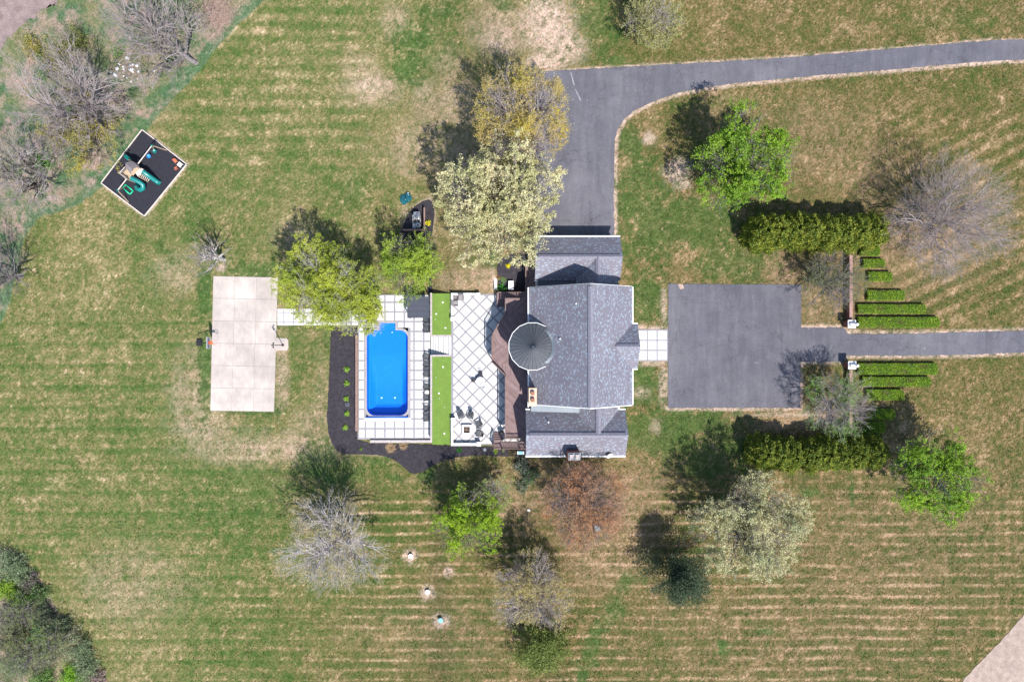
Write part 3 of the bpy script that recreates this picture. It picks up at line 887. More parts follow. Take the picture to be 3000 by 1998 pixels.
bx0, bx1, by0, by1 = rect_px(1111, 946, 1159, 968.5, PZ)
st = obj('steps', MB().box(bx0, bx1, by0, by1, PZ - 0.8, PZ - 0.28), 'liner', pool)
wb = MB(); wb.add([(x, y, wz) for x, y in out], [tuple(range(n))])
obj('water', wb, 'water', pool)
co = MB()
def ring_pavers(inner_poly, outer_poly, z0, z1, step, mb):
    n = len(inner_poly)
    for i in range(n):
        a, b = Vector(inner_poly[i]), Vector(inner_poly[(i + 1) % n]); c, d = Vector(outer_poly[i]), Vector(outer_poly[(i + 1) % n])
        L = max((b - a).length, (d - c).length)
        m = max(1, round(L / step))
        for k in range(m):
            t0, t1 = (k + 0.04) / m, (k + 0.96) / m
            q = [a.lerp(b, t0), c.lerp(d, t0), c.lerp(d, t1), a.lerp(b, t1)]
            mb.prism([tuple(p) for p in q], z0, z1 + random.uniform(-.004, .004))
ring_pavers(px_poly(pool_outline(-0.6), PZ), px_poly(pool_outline(6.0, 29), PZ), PZ - 0.06, PZ + 0.03, 0.24, co)
tag(obj('coping', co, 'coping', pool), kind='stuff')
# grey concrete filling the corner gaps of the coping
for (u0, v0, u1, v1) in ((1067, 960, 1074, 967), (1196, 960, 1203, 967)):
    pass
x0, x1, y0, y1 = rect_px(1072, 1219.3, 1196, 1224, PZ)
obj('cover_roll', MB().tube([(x0, (y0 + y1) / 2, PZ + 0.05), (x1, (y0 + y1) / 2, PZ + 0.05)], 0.11, 10), 'pool_cover', pool, True)
x0, x1, y0, y1 = rect_px(1066, 1224.5, 1204, 1234, PZ)
obj('cover_lid', MB().box(x0, x1, y0, y1, PZ - 0.02, PZ + 0.022), 'concrete_white', pool)
for (u, v, z, r) in ((1118, 1165, -1.80, .13), (1157, 1165, -1.80, .13), (1149, 973, -1.02, .10)):
    c = P(u, v, PZ + z); obj('drain', MB().lathe((c.x, c.y, PZ + z + 0.0), [(r, 0), (r, 0.06), (r * .6, 0.08)], 14), 'white_plastic', pool)

# ------------------------------------------------------------------ putting greens, retaining walls and steps
def wall_px(name, u0, v0, u1, v1, z0, z1, label, capm='cap_stone', wallm='wall_stone', cap=0.30, horiz=None, overhang=0.0):
    x0, x1, y0, y1 = rect_px(u0, v0, u1, v1, z1)
    t = thing(name, ((x0 + x1) / 2, (y0 + y1) / 2, z0), label, 'wall')
    obj('wall_body', MB().box(x0 + .02, x1 - .02, y0 + .02, y1 - .02, z0, z1 - 0.06), wallm, t)
    vert = (y1 - y0) > (x1 - x0) if horiz is None else not horiz
    L = (y1 - y0) if vert else (x1 - x0)
    n = max(1, round(L / cap))
    for k in range(n):
        a, b = (k + 0.02) / n * L, (k + 0.98) / n * L
        j = random.uniform(-.008, .008)
        mb = MB().box(x0 + j, x1 + j, y0 + a, y0 + b, z1 - 0.058, z1 + j * .5) if vert else MB().box(x0 + a, x0 + b, y0 + j, y1 + j, z1 - 0.058, z1 + j * .5)
        obj('cap_stone', mb, capm, t)
    return t
wall_px('retaining_wall', 1260.5, 858, 1266, 981, -1.6, 0.10, 'stone retaining wall with pinkish caps beside the pergola')
wall_px('retaining_wall', 1260.5, 1040, 1266, 1294.9, -1.6, 0.10, 'long stone retaining wall behind the row of poolside chairs')
wall_px('green_kerb', 1261, 981.2, 1322, 987, -1.6, 0.06, 'pinkish stone kerb between short putting green and steps')
wall_px('green_kerb', 1261, 1039.5, 1322, 1045, -1.6, 0.05, 'pinkish stone kerb between long putting green and steps')
wall_px('retaining_wall', 1084, 1289, 1266, 1297, -1.9, -1.02, 'low curved stone wall between pool deck and dry grass clumps')
for (nm, v0, v1, lab) in (('a', 860, 981.1, 'short artificial putting green between pergola and upper patio'), ('b', 1045.1, 1302, 'long artificial putting green between pool wall and upper patio')):
    x0, x1, y0, y1 = rect_px(1266.2, v0, 1321.8, v1, 0)
    t = obj('putting_green', MB().box(x0, x1, y0, y1, -1.5, 0.03), 'turf'); tag(t, lab, 'putting green')
for (u, v, r) in ((1297, 886, .11), (1278, 920, .11), (1305, 961, .11), (1298, 1075, .11), (1286, 1152, .11), (1302, 1270, .11)):
    c = P(u, v, 0.03)
    t = obj('golf_cup', MB().lathe((c.x, c.y, 0.031), [(r, 0), (r, .012), (r * .8, .014)], 14), 'white_plastic')
    tag(t, 'white golf cup set in the short green' if v < 1000 else 'white golf cup set in the long green', 'golf cup', 'cups in the short green' if v < 1000 else 'cups in the long green')
for (u, v) in ((1275, 936), (1316, 909), (1277, 1106), (1288, 1167), (1303, 1193)):
    c = P(u, v, 0.03)
    t = obj('golf_ball', MB().lathe((c.x, c.y, 0.031), [(.02, 0), (.05, .03), (.05, .06), (.02, .09)], 10), 'white_plastic', smooth=True)
    tag(t, 'small white golf ball on the short green' if v < 1000 else 'small white golf ball on the long green', 'golf ball', 'balls on the short green' if v < 1000 else 'balls on the long green')
st = thing('garden_steps', P(1292, 1013, -1.4), 'wide white stone steps climbing from the pool to the upper patio', 'steps')
for k in range(8):
    u0, u1 = 1262 + k * 7.5, 1262 + (k + 1) * 7.5
    z = PZ + (k + 1) * 1.3 / 8 - 0.01
    x0, x1, y0, y1 = rect_px(u0 + .25, 987.3, u1, 1039.3, z)
    obj('tread', MB().box(x0 + .03, x1 + 0.03 - 0.002 * k, y0, y1, PZ - 0.2, z), 'step_stone', st)
    obj('riser', MB().box(x0 - .035, x0 + .03, y0 + .01, y1 - .01, PZ - 0.2, z - .012), 'paver_grey', st)
# knee walls and pillars round the patio
wall_px('knee_wall', 1321, 866, 1328, 928, -0.3, 0.62, 'knee wall beside the taupe lounge chairs, along the green', 'light_stone', cap=0.5)
wall_px('knee_wall', 1321, 858.5, 1394, 865.5, -0.3, 0.62, 'knee wall beside the taupe lounge chairs, along the lawn', 'light_stone', cap=0.5)
wall_px('knee_wall', 1321, 1238, 1328, 1297.3, -0.3, 0.62, 'knee wall beside the fire pit, along the long green', 'light_stone', cap=0.4)
wall_px('knee_wall', 1321, 1297.8, 1396, 1306, -0.3, 0.62, 'knee wall beside the fire pit, along the mulch bed', 'light_stone', cap=0.4)
for (u0, v0, u1, v1, lab) in ((1320, 928.3, 1331, 941, 'square white pillar ending the knee wall by the short green'), (1394.3, 858, 1407, 871, 'square white pillar ending the knee wall by the lawn'),
                              (1321, 1224, 1334, 1237.7, 'square white pillar ending the fire pit wall by the long green'), (1396.3, 1294.5, 1409, 1307.5, 'square white pillar ending the fire pit wall by the mulch')):
    x0, x1, y0, y1 = rect_px(u0, v0, u1, v1, 0.85)
    t = thing('pillar', ((x0 + x1) / 2, (y0 + y1) / 2, -0.3), lab, 'pillar')
    obj('shaft', MB().box(x0 + .05, x1 - .05, y0 + .05, y1 - .05, -0.3, 0.78), 'wall_stone', t)
    obj('cap', MB().box(x0, x1, y0, y1, 0.78, 0.86), 'light_stone', t)

# ------------------------------------------------------------------ mulch beds
sheet('mulch_bed', [(972, 960), (1046.5, 960), (1047, 1288), (1084, 1298), (1266, 1303), (1322, 1306), (1410, 1308), (1545, 1310), (1545, 1336), (1480, 1336), (1400, 1334), (1345, 1338), (1300, 1348), (1262, 1368), (1238, 1383), (1216, 1388), (1198, 1382), (1172, 1358), (1145, 1342), (1110, 1333),
                    (1050, 1330), (1008, 1330), (985, 1318), (972, 1296), (962, 1268), (958, 1220), (962, 1150), (966, 1060), (968, 1000)], 0.05, 'mulch', 0.5, 0.05, 'dark mulch bed wrapping the pool terrace')
sheet('mulch_bed', [(1172, 684), (1184, 655), (1196, 628), (1215, 606), (1240, 590), (1258, 586), (1270, 598), (1273, 630), (1269, 668), (1266, 690), (1250, 702), (1180, 700)], 0.05, 'mulch', 0.5, 0.04, 'dark mulch bed around the pool equipment')
sheet('mulch_bed', [(1456, 786), (1462, 760), (1500, 745), (1565, 745), (1565, 862), (1462, 862)], 0.05, 'mulch', 0.5, 0.03, 'dark mulch bed beside the deck stair')
sheet('mulch_bed', [(1254, 815), (1266, 815), (1267, 857), (1252, 857)], 0.05, 'mulch', 0.5, 0.03, 'narrow dark mulch strip above the short putting green')

# ------------------------------------------------------------------ grass tufts standing in the lawn
def grass_tufts(n=300000):
    rg = np.random.default_rng(21)
    x = rg.uniform(-70, 70, n); y = rg.uniform(-47, 47, n)
    z = ground(x, y); k = S * (1 - z / H); u, v = x / k + 1500, 999 - y / k
    keep = np.ones(n, bool)
    for poly in (DRIVE_TOP + DRIVE_BOT + [(1578, 694), (1572, 350)], COURT2, [(612, 805), (818, 808), (806, 1209), (612, 1207)], [(803, 986), (850, 986), (850, 1030), (800, 1030)], [(1040, 855), (1560, 855), (1560, 1310), (1040, 1310)], [(812, 902), (1050, 902), (1050, 956), (812, 956)],
                 [(1535, 690), (1825, 690), (1880, 940), (1885, 1090), (1860, 1350), (1535, 1350)], [(1845, 960), (1960, 960), (1960, 1062), (1845, 1062)], [(417, 375), (555, 482), (424, 641), (290, 537)],
                 [(955, 955), (1050, 955), (1050, 1300), (1545, 1300), (1545, 1338), (1290, 1352), (1215, 1392), (1140, 1345), (985, 1325), (955, 1270)], [(1170, 705), (1180, 655), (1215, 603), (1262, 583), (1277, 600), (1270, 705)], [(1445, 740), (1570, 740), (1570, 865), (1445, 865)],
                 [(2790, 2060), (2820, 1985), (3000, 1795), (3200, 1600), (3200, 2300)], [(-300, -300), (200, -300), (190, -10), (60, 75), (-30, 230), (-300, 400)]):
        keep &= ~in_poly(u, v, poly)
    x, y, z, u, v = x[keep], y[keep], z[keep], u[keep], v[keep]
    n = len(x)
    col = paint(u, v) * (1 + rg.normal(size=(n, 1)) * .28) * np.where(rg.random((n, 1)) < .5, np.array([[.86, 1.0, .82]]), np.array([[1.28, 1.16, 1.12]]))
    a = rg.uniform(0, 6.28, n); w = rg.uniform(.05, .10, n); h = rg.uniform(.05, .12, n); ln = rg.uniform(.05, .16, n); b = rg.uniform(0, 6.28, n)
    p = np.stack([x, y, z - .03], -1)
    d = np.stack([np.cos(a) * w, np.sin(a) * w, 0 * a], -1); t = np.stack([np.cos(b) * ln, np.sin(b) * ln, h], -1)
    V_ = np.stack([p - d, p + d, p + t], 1).reshape(-1, 3)
    me = np_mesh('grass_tufts', V_, None, ['leaf'], None, np.repeat(np.clip(col, .01, .6), 3, 0), np.arange(3 * n).reshape(-1, 3))
    o = bpy.data.objects.new('grass_tufts', me); COL.objects.link(o)
    tag(o, 'short tufts of green and dry grass all over the lawn', 'grass', None, 'stuff')
grass_tufts()
# ------------------------------------------------------------------ house
house = thing('house', (8.3, -0.6, 0.0), 'large house with pinkish grey shingle gable roofs and a round metal turret roof', 'house')

def roof_plane(e0, e1, r1, r0, thick=0.15, parent=house, m='shingle', extra=None):
    """e0-e1 eave edge, r1-r0 upper edge (3D points); one thick slab with shingle coordinates"""
    P3 = [Vector(p) for p in (e0, e1, r1, r0)]
    if (P3[1] - P3[0]).cross(P3[3] - P3[0]).z < 0: P3 = [P3[1], P3[0], P3[3], P3[2]]
    mb = MB().add(P3 + [p - Vector((0, 0, thick)) for p in P3], [(0, 1, 2, 3), (7, 6, 5, 4), (0, 4, 5, 1), (1, 5, 6, 2), (2, 6, 7, 3), (3, 7, 4, 0)])
    o = obj('roof', mb, m, parent)
    me = o.data
    uvl = me.uv_layers.new(name='UVMap')
    ex = (P3[1] - P3[0]).normalized()
    nz = ex.cross(P3[3] - P3[0]).normalized()
    ey = nz.cross(ex)
    for lp in me.loops:
        q = Vector(mb.v[lp.vertex_index]) - P3[0]
        uvl.data[lp.index].uv = (q.dot(ex) + 50, q.dot(ey) + 50)
    return o

def ridge(a, b, parent, w=0.30):
    a, b = Vector(a), Vector(b)
    d = (b - a); L = d.length; d.normalize(); s = Vector((-d.y, d.x, 0)).normalized()
    n = int(L / 0.16)
    mb = MB()
    for k in range(n):
        p, q = a + d * (L * k / n), a + d * (L * (k + 0.9) / n)
        mb.add([p + s * w + Vector((0, 0, -.13)), p + Vector((0, 0, .09)), p - s * w + Vector((0, 0, -.13)), q + s * w + Vector((0, 0, -.13)), q + Vector((0, 0, .075)), q - s * w + Vector((0, 0, -.13))],
               [(0, 3, 4, 1), (1, 4, 5, 2), (0, 1, 2), (3, 5, 4)])
    tag(obj('ridge_cap', mb, 'ridge_cap', parent), kind='stuff')

def gutter(a, b, parent, w=0.14, m='white_trim'):
    a, b = Vector(a), Vector(b)
    d = (b - a).normalized(); s = Vector((-d.y, d.x, 0)) * w / 2
    mb = MB().add([p + o + Vector((0, 0, dz)) for p in (a, b) for o, dz in ((s, 0), (-s, 0), (-s, -.13), (s, -.13))], [(0, 4, 5, 1), (1, 5, 6, 2), (2, 6, 7, 3), (3, 7, 4, 0), (0, 1, 2, 3), (7, 6, 5, 4)])
    obj('gutter', mb, m, parent)

# main block: ridge runs north-south
yN, yS, xr, zr = 6.63, -7.82, 9.135, 11.5
mw = roof_plane((2.077, yN, 5.7), (2.077, yS, 5.7), (xr, yS, zr), (xr, yN, zr))
me_ = roof_plane((14.72, yS, 6.95), (14.72, yN, 6.95), (xr, yN, zr), (xr, yS, zr))
ridge((xr, yN - .25, zr + .02), (xr, yS + .1, zr + .02), mw)
gutter((2.02, yN, 5.74), (2.02, yS - .4, 5.74), mw)
gutter((14.79, yN, 6.99), (14.79, 2.2, 6.99), me_); gutter((14.79, -3.5, 6.99), (14.79, yS, 6.99), me_)
def fascia(pts, parent, w=0.10):
    for a, b in zip(pts[:-1], pts[1:]):
        a, b = Vector(a), Vector(b); d = (b - a); s = Vector((-d.y, d.x, 0)).normalized() * w / 2
        mb = MB().add([a + s, a - s, b - s, b + s] + [p - Vector((0, 0, .22)) for p in (a + s, a - s, b - s, b + s)], [(0, 1, 2, 3), (7, 6, 5, 4), (0, 4, 5, 1), (1, 5, 6, 2), (2, 6, 7, 3), (3, 7, 4, 0)])
        obj('fascia', mb, 'white_trim', parent)
fascia([(14.72, yS - .06, 6.92), (xr, yS - .06, zr - .03), (2.2, yS - .06, 5.7)], me_)
fascia([(14.72, yN + .06, 6.88), (xr, yN + .06, zr - .07), (2.1, yN + .06, 5.62)], mw, 0.05)
def body(profile, axis, a, b, m='siding', parent=house):
    """closed wall block: profile in (horizontal, z) extruded along x or y"""
    n = len(profile)
    mk = (lambda h, z, t: (h, t, z)) if axis == 'y' else (lambda h, z, t: (t, h, z))
    mb = MB().add([mk(h, z, a) for h, z in profile] + [mk(h, z, b) for h, z in profile],
                  [tuple(range(n)), tuple(range(2 * n - 1, n - 1, -1))] + [(i, n + i, n + (i + 1) % n, (i + 1) % n) for i in range(n)])
    return obj('wall', mb, m, parent)
main_wall = body([(2.45, -0.5), (2.45, 5.75), (9.135, 11.2), (14.3, 7.0), (14.3, -0.5)], 'y', -7.5, 6.3)

# front cross gable, facing the parking court
gx, gyc, gz = 15.38, -0.65, 9.0
gN = roof_plane((13.2, 2.09, 6.95), (gx, 2.09, 6.95), (gx, gyc, gz), (12.0, gyc, gz))
gS = roof_plane((13.2, -3.39, 6.95), (gx, -3.39, 6.95), (gx, gyc, gz), (12.0, gyc, gz))
ridge((12.5, gyc, gz + .02), (gx - .15, gyc, gz + .02), gN)
gutter((14.75, 2.15, 6.99), (gx, 2.15, 6.99), gN); gutter((14.75, -3.45, 6.99), (gx, -3.45, 6.99), gS)
body([(1.75, 2.0), (1.75, 6.9), (-0.65, 8.8), (-3.05, 6.9), (-3.05, 2.0)], 'x', 12.0, 15.0)

# south wing: ridge runs east-west
sy, sz, se = -11.43, 7.8, 5.3
sN = roof_plane((1.72, -8.56, se), (14.13, -8.56, se), (14.13, sy, sz), (1.72, sy, sz))
sS = roof_plane((1.72, -14.30, se), (14.13, -14.30, se), (14.13, sy, sz), (1.72, sy, sz))
ridge((2.1, sy, sz + .02), (13.9, sy, sz + .02), sN)
gutter((1.7, -14.37, se + .03), (14.15, -14.37, se + .03), sS, 0.2)
gutter((13.3, -8.50, se + .04), (14.15, -8.50, se + .04), sN); gutter((1.7, -8.5, se + .04), (2.3, -8.5, se + .04), sN)
body([(-8.9, -0.5), (-8.9, 5.3), (-11.43, 7.5), (-13.95, 5.3), (-13.95, -0.5)], 'x', 2.0, 13.85)
# link between main block and south wing
lW = roof_plane((7.3, -7.6, 5.0), (7.3, sy, 5.0), (10.48, sy, 7.83), (10.48, -7.6, 7.83))
lE = roof_plane((13.28, -7.6, 5.33), (13.28, sy, 5.33), (10.48, sy, 7.83), (10.48, -7.6, 7.83))
ridge((10.48, -7.9, 7.86), (10.48, sy + .2, 7.86), lW)
gutter((13.34, -7.9, 5.37), (13.34, -8.5, 5.37), lE)
body([(7.8, -0.5), (7.8, 5.2), (10.48, 7.5), (12.9, 5.3), (12.9, -0.5)], 'y', -9.5, -7.4)
mb = MB().add([(2.35, -7.85, 6.35), (8.3, -7.85, 6.75), (8.3, -8.85, 6.35), (2.35, -8.72, 5.95)] + [(2.35, -7.85, 5.0), (8.3, -7.85, 5.0), (8.3, -8.85, 5.0), (2.35, -8.72, 5.0)],
              [(3, 2, 1, 0), (0, 1, 5, 4), (1, 2, 6, 5), (2, 3, 7, 6), (3, 0, 4, 7), (4, 5, 6, 7)])
obj('flat_roof', mb, 'metal_flash', house)

# garage wing to the north
ay, az, ae = 10.28, 7.3, 5.1
aN = roof_plane((2.86, 13.01, ae), (13.52, 13.01, ae), (13.52, ay, az), (2.86, ay, az))
aS = roof_plane((2.86, 7.55, ae), (13.52, 7.55, ae), (13.52, ay, az), (2.86, ay, az))
ridge((3.2, ay, az + .02), (13.3, ay, az + .02), aN)
gutter((2.86, 13.08, ae + .04), (13.52, 13.08, ae + .04), aN)
gutter((2.80, 7.52, ae + .02), (3.2, 7.52, ae + .02), aS)
body([(12.65, 1.0), (12.65, 5.1), (10.28, 7.0), (7.9, 5.1), (7.9, 1.0)], 'x', 3.2, 13.2)
kW = roof_plane((8.0, 6.4, 5.30), (8.0, ay, 5.30), (10.5, ay, 7.33), (10.5, 6.4, 7.33))
kE = roof_plane((13.27, 6.4, 5.13), (13.27, ay, 5.13), (10.5, ay, 7.33), (10.5, 6.4, 7.33))
ridge((10.5, 6.6, 7.36), (10.5, ay - .1, 7.36), kW)
body([(3.0, 1.0), (3.0, 4.7), (12.9, 4.7), (12.9, 1.0)], 'y', 6.0, 8.2)
obj('flat_roof', MB().box(3.25, 8.6, 6.35, 8.05, 4.72, 4.95), 'metal_roof', house)

# round turret
tc, tr_, tz = (2.49, -0.66), 2.885, 7.6
turret = obj('turret_wall', MB().lathe((tc[0], tc[1], 0), [(2.55, -0.3), (2.55, 7.62)], 16), 'siding', house)
cone = MB()
n16 = 16
rim = [(tc[0] + tr_ * math.cos(2 * math.pi * (k + .5) / n16), tc[1] + tr_ * math.sin(2 * math.pi * (k + .5) / n16)) for k in range(n16)]
cone.add([(x, y, tz) for x, y in rim] + [(tc[0], tc[1], 9.55)] + [(x, y, tz - .1) for x, y in rim], [(k, (k + 1) % n16, n16) for k in range(n16)] + [(n16 + 1 + k, n16 + 1 + (k + 1) % n16, (k + 1) % n16, k) for k in range(n16)])
tro = obj('turret_roof', cone, 'metal_roof', house)
for k in range(32):
    a = 2 * math.pi * k / 32
    # distance to the polygon rim in this direction
    da = (a - math.pi / n16) % (2 * math.pi / n16) - math.pi / n16
    R = tr_ * math.cos(math.pi / n16) / math.cos(((a) % (2 * math.pi / n16)) - 0 if ((a) % (2 * math.pi / n16)) <= math.pi / n16 else ((a) % (2 * math.pi / n16)) - 2 * math.pi / n16)
    p0 = Vector((tc[0] + .12 * math.cos(a), tc[1] + .12 * math.sin(a), 9.50)); p1 = Vector((tc[0] + R * math.cos(a), tc[1] + R * math.sin(a), tz + .02))
    if p1.x - tc[0] > 2.45: p1 = p0.lerp(p1, 0.86)
    obj('seam', MB().tube([p0, p1], [0.016, 0.024], 4), 'metal_dark', tro)
obj('finial', MB().lathe((tc[0], tc[1], 9.40), [(.20, 0), (.16, .15), (.06, .22)], 12), 'metal_dark', tro)
for k in range(n16):
    a, b = rim[k], rim[(k + 1) % n16]
    if (a[0] + b[0]) / 2 < 4.35:
        va, vb = Vector((*a, 0)), Vector((*b, 0))
        d = (vb - va).normalized(); s = Vector((d.y, -d.x, 0)) * .065
        obj('gutter', MB().prism([tuple((va)[:2]), tuple((vb)[:2]), tuple((vb + s + d * .03)[:2]), tuple((va + s - d * .03)[:2])], tz - .14, tz + .02), 'white_trim', tro)
fm = MB(); prev = None
for k in range(15):
    a = math.radians(-62 + 124 * k / 14)
    r0 = 2.33 + 0.10 * abs(math.sin(a)) ; r1 = 2.75 + 0.05 * abs(math.sin(a))
    x0_, y0_ = tc[0] + r0 * math.cos(a), tc[1] + r0 * math.sin(a); x1_, y1_ = tc[0] + r1 * math.cos(a), tc[1] + r1 * math.sin(a)
    z0_ = max(tz + 1.95 * (1 - r0 / tr_), 5.7 + .822 * (x0_ - 2.077)) + .05; z1_ = 5.7 + .822 * (x1_ - 2.077) + .10
    z1_ = max(z1_, tz - .3 if abs(a) > 1 else z1_)
    fm.v += [(x0_, y0_, z0_), (x1_, y1_, z1_), (x1_, y1_, z1_ - .25), (x0_, y0_, z0_ - .25)]
    if k:
        o_ = 4 * k
        fm.f += [(o_ - 4, o_ - 3, o_ + 1, o_), (o_ - 3, o_ - 2, o_ + 2, o_ + 1), (o_ - 4, o_, o_ + 3, o_ - 1)]
fm.f += [(0, 3, 2, 1), (56, 57, 58, 59)]
obj('flashing', fm, 'metal_flash', tro)

# chimneys
ch = obj('chimney', MB().box(1.98, 2.82, -7.55, -5.62, -0.3, 10.2), 'brick', house)
obj('crown', MB().box(1.98, 2.92, -7.68, -5.55, 10.2, 10.4), 'chimney_cap', ch)
for y in (-6.95, -6.15):
    obj('flue', MB().box(2.25, 2.65, y - .2, y + .2, 10.38, 10.85), 'flue', ch)
ch2 = obj('chimney', MB().box(6.75, 8.25, -14.5, -13.45, 0.0, 8.0), 'brick', house)
obj('crown', MB().box(6.82, 8.32, -14.42, -13.52, 8.0, 8.12), 'metal_flash', ch2)
for x in (7.2, 7.9):
    obj('flue', MB().box(x - .24, x + .24, -14.25, -13.7, 8.1, 8.35), 'cap_stone', ch2)
# plumbing vents and a satellite dish on the roof
for (u, v, z, par) in ((1641, 993, 8.7, mw), (1688, 890, 9.9, mw), (1607, 1237, 6.55, sN)):
    c = P(u, v, z + .35); obj('vent_pipe', MB().tube([(c.x, c.y, z - .6), (c.x, c.y, z + .4)], .09, 8), 'white_plastic', par)

# windows and doors
def window(c, w, h, axis, parent=house, nm='window'):
    x, y, z = c; t = .05
    if axis == 'x':   # faces east/west
        f = obj(nm, MB().box(x - t, x + t, y - w / 2, y + w / 2, z - h / 2, z + h / 2), 'white_trim', parent)
        for s in (-1, 1):
            obj('pane', MB().box(x - t - .012, x + t + .012, y - w / 2 + .07, y + w / 2 - .07, z + (0.03 if s > 0 else -h / 2 + .07), z + (h / 2 - .07 if s > 0 else -0.03)), 'pane', f)
    else:
        f = obj(nm, MB().box(x - w / 2, x + w / 2, y - t, y + t, z - h / 2, z + h / 2), 'white_trim', parent)
        for s in (-1, 1):
            obj('pane', MB().box(x - w / 2 + .07, x + w / 2 - .07, y - t - .012, y + t + .012, z + (0.03 if s > 0 else -h / 2 + .07), z + (h / 2 - .07 if s > 0 else -0.03)), 'pane', f)
for y in (4.6, 3.0, -4.4, -6.2): window((14.33, y, 3.9), 1.0, 1.6, 'x')
for y in (-10.3, -12.4): window((13.88, y, 3.9), 1.0, 1.5, 'x')
for y in (1.0, -2.3): window((15.03, y, 4.0), .8, 1.7, 'x')
dr = obj('door', MB().box(14.99, 15.06, -1.2, -0.1, 2.36, 4.6), 'brick', house)
obj('handle', MB().box(15.06, 15.12, -1.08, -1.02, 3.3, 3.5), 'metal_light', dr)
for y in (4.9, 3.5, -3.9, -5.0): window((2.42, y, 4.0), 1.2, 1.8, 'x')
for y in (4.5, -3.5): window((2.42, y, 1.2), 1.8, 2.0, 'x')
for k in range(8):
    a = math.radians(112.5 + 22.5 * k + 11.25 - 22.5)
    c = (tc[0] + 2.53 * math.cos(a), tc[1] + 2.53 * math.sin(a))
    f = obj('window', MB().rbox((c[0], c[1], 5.2), (.08, .8, 2.6), a), 'white_trim', house)
    obj('pane', MB().rbox((c[0] + .03 * math.cos(a), c[1] + .03 * math.sin(a), 5.2), (.06, .66, 2.44), a), 'pane', f)
for x in (3.6, 5.4, 9.6, 11.6): window((x, -13.98, 3.8), 1.0, 1.5, 'y')
for x in (4.6, 8.2, 11.6):
    g = obj('garage_door', MB().box(x - 1.35, x + 1.35, 12.6, 12.69, 2.34, 4.6), 'garage_door', house)
    for k in range(4): obj('panel', MB().box(x - 1.27, x + 1.27, 12.68, 12.71, 2.40 + .55 * k, 2.88 + .55 * k), 'garage_door', g)
dish = thing('satellite_dish', (P(1785, 1330, 5.9).x, -14.15, 5.25), 'pale satellite dish on the south wing eave', 'satellite dish')
c = P(1785, 1330, 5.9)
obj('mast', MB().tube([(c.x, -14.15, 5.25), (c.x, -14.2, 5.8)], .035, 8), 'metal_light', dish)
pts = []; f = []
for i in range(5):
    for k in range(14):
        r = .42 * i / 4; a = 2 * math.pi * k / 14
        pts.append((r * math.cos(a), r * math.sin(a), .32 * r * r))
for i in range(4):
    for k in range(14): f.append((i * 14 + k, i * 14 + (k + 1) % 14, (i + 1) * 14 + (k + 1) % 14, (i + 1) * 14 + k))
tilt = Vector((.45, -.6, .66)).to_track_quat('Z', 'Y')
obj('reflector', MB().add([tilt @ Vector(p) + Vector((c.x, -14.2, 5.85)) for p in pts], f), 'dish', dish, True)
obj('arm', MB().tube([Vector((c.x, -14.2, 5.8)), Vector((c.x, -14.2, 5.85)) + tilt @ Vector((0, -.1, .5))], .02, 6), 'dish', dish)

# ------------------------------------------------------------------ raised wooden deck
DZ = 2.60
deck = thing('wooden_deck', P(1500, 1090, 0.0), 'raised reddish brown wooden deck with railing along the back of the house', 'deck')
def boards(poly_px, ang, z=DZ, parent=deck, w=0.145, m='deck_wood'):
    poly = px_poly(poly_px, z)
    a = math.radians(ang)
    nx, ny = -math.sin(a), math.cos(a)
    ds = [nx * p[0] + ny * p[1] for p in poly]
    d = min(ds)
    while d < max(ds):
        c = clip_half(clip_half(poly, nx, ny, d + w - .008), -nx, -ny, -d)
        if len(c) >= 3 and area(c) > .004:
            obj('board', MB().prism(c, z - .04, z + random.uniform(-.002, .002)), random.choice((m, m, m + '_b', m + '_c')), parent)
        d += w
boards([(1481, 875), (1549, 875), (1549, 905), (1481, 905)], 45)
boards([(1481, 905), (1549, 905), (1549, 918), (1481, 918)], 90)
boards([(1481, 918), (1549, 918), (1549, 1012), (1442, 1012), (1442, 982)], -58)
boards([(1442, 1012), (1549, 1012), (1549, 1066), (1447, 1066), (1442, 1060)], 38)
boards([(1447, 1066), (1549, 1066), (1549, 1100), (1481, 1100)], 90)
boards([(1481, 1100), (1549, 1100), (1549, 1283), (1481, 1283)], -38)
boards([(1539, 772), (1566, 772), (1566, 875), (1539, 875)], 45)
boards([(1524, 1283), (1541, 1283), (1541, 1312), (1524, 1312)], 0)
# substructure: joists band and posts
und = MB()
for poly in ([(1481, 876), (1548, 876), (1548, 918), (1481, 918)], [(1481, 918), (1548, 918), (1548, 1012), (1443, 1012), (1443, 982)], [(1443, 1012), (1548, 1012), (1548, 1066), (1448, 1066), (1443, 1060)], [(1448, 1066), (1548, 1066), (1548, 1100), (1481, 1100)],
             [(1482, 1100), (1548, 1100), (1548, 1282), (1482, 1282)], [(1540, 773), (1566, 773), (1566, 875), (1540, 875)]):
    und.prism(px_poly(poly, DZ), DZ - .28, DZ - .06)
obj('joists', und, 'deck_trim', deck)
EDGE = [(1481, 875), (1481, 918), (1442, 982), (1442, 1060), (1481, 1099), (1481, 1283)]
ep = [P(u, v, DZ) for u, v in EDGE]
for a, b in zip(ep[:-1], ep[1:]):
    d = (b - a).normalized(); s = Vector((-d.y, d.x, 0)) * .05
    obj('fascia', MB().add([a + s, a - s, b - s, b + s] + [p - Vector((0, 0, .3)) for p in (a + s, a - s, b - s, b + s)], [(0, 1, 2, 3), (7, 6, 5, 4), (0, 4, 5, 1), (1, 5, 6, 2), (2, 6, 7, 3), (3, 7, 4, 0)]), 'deck_trim', deck)
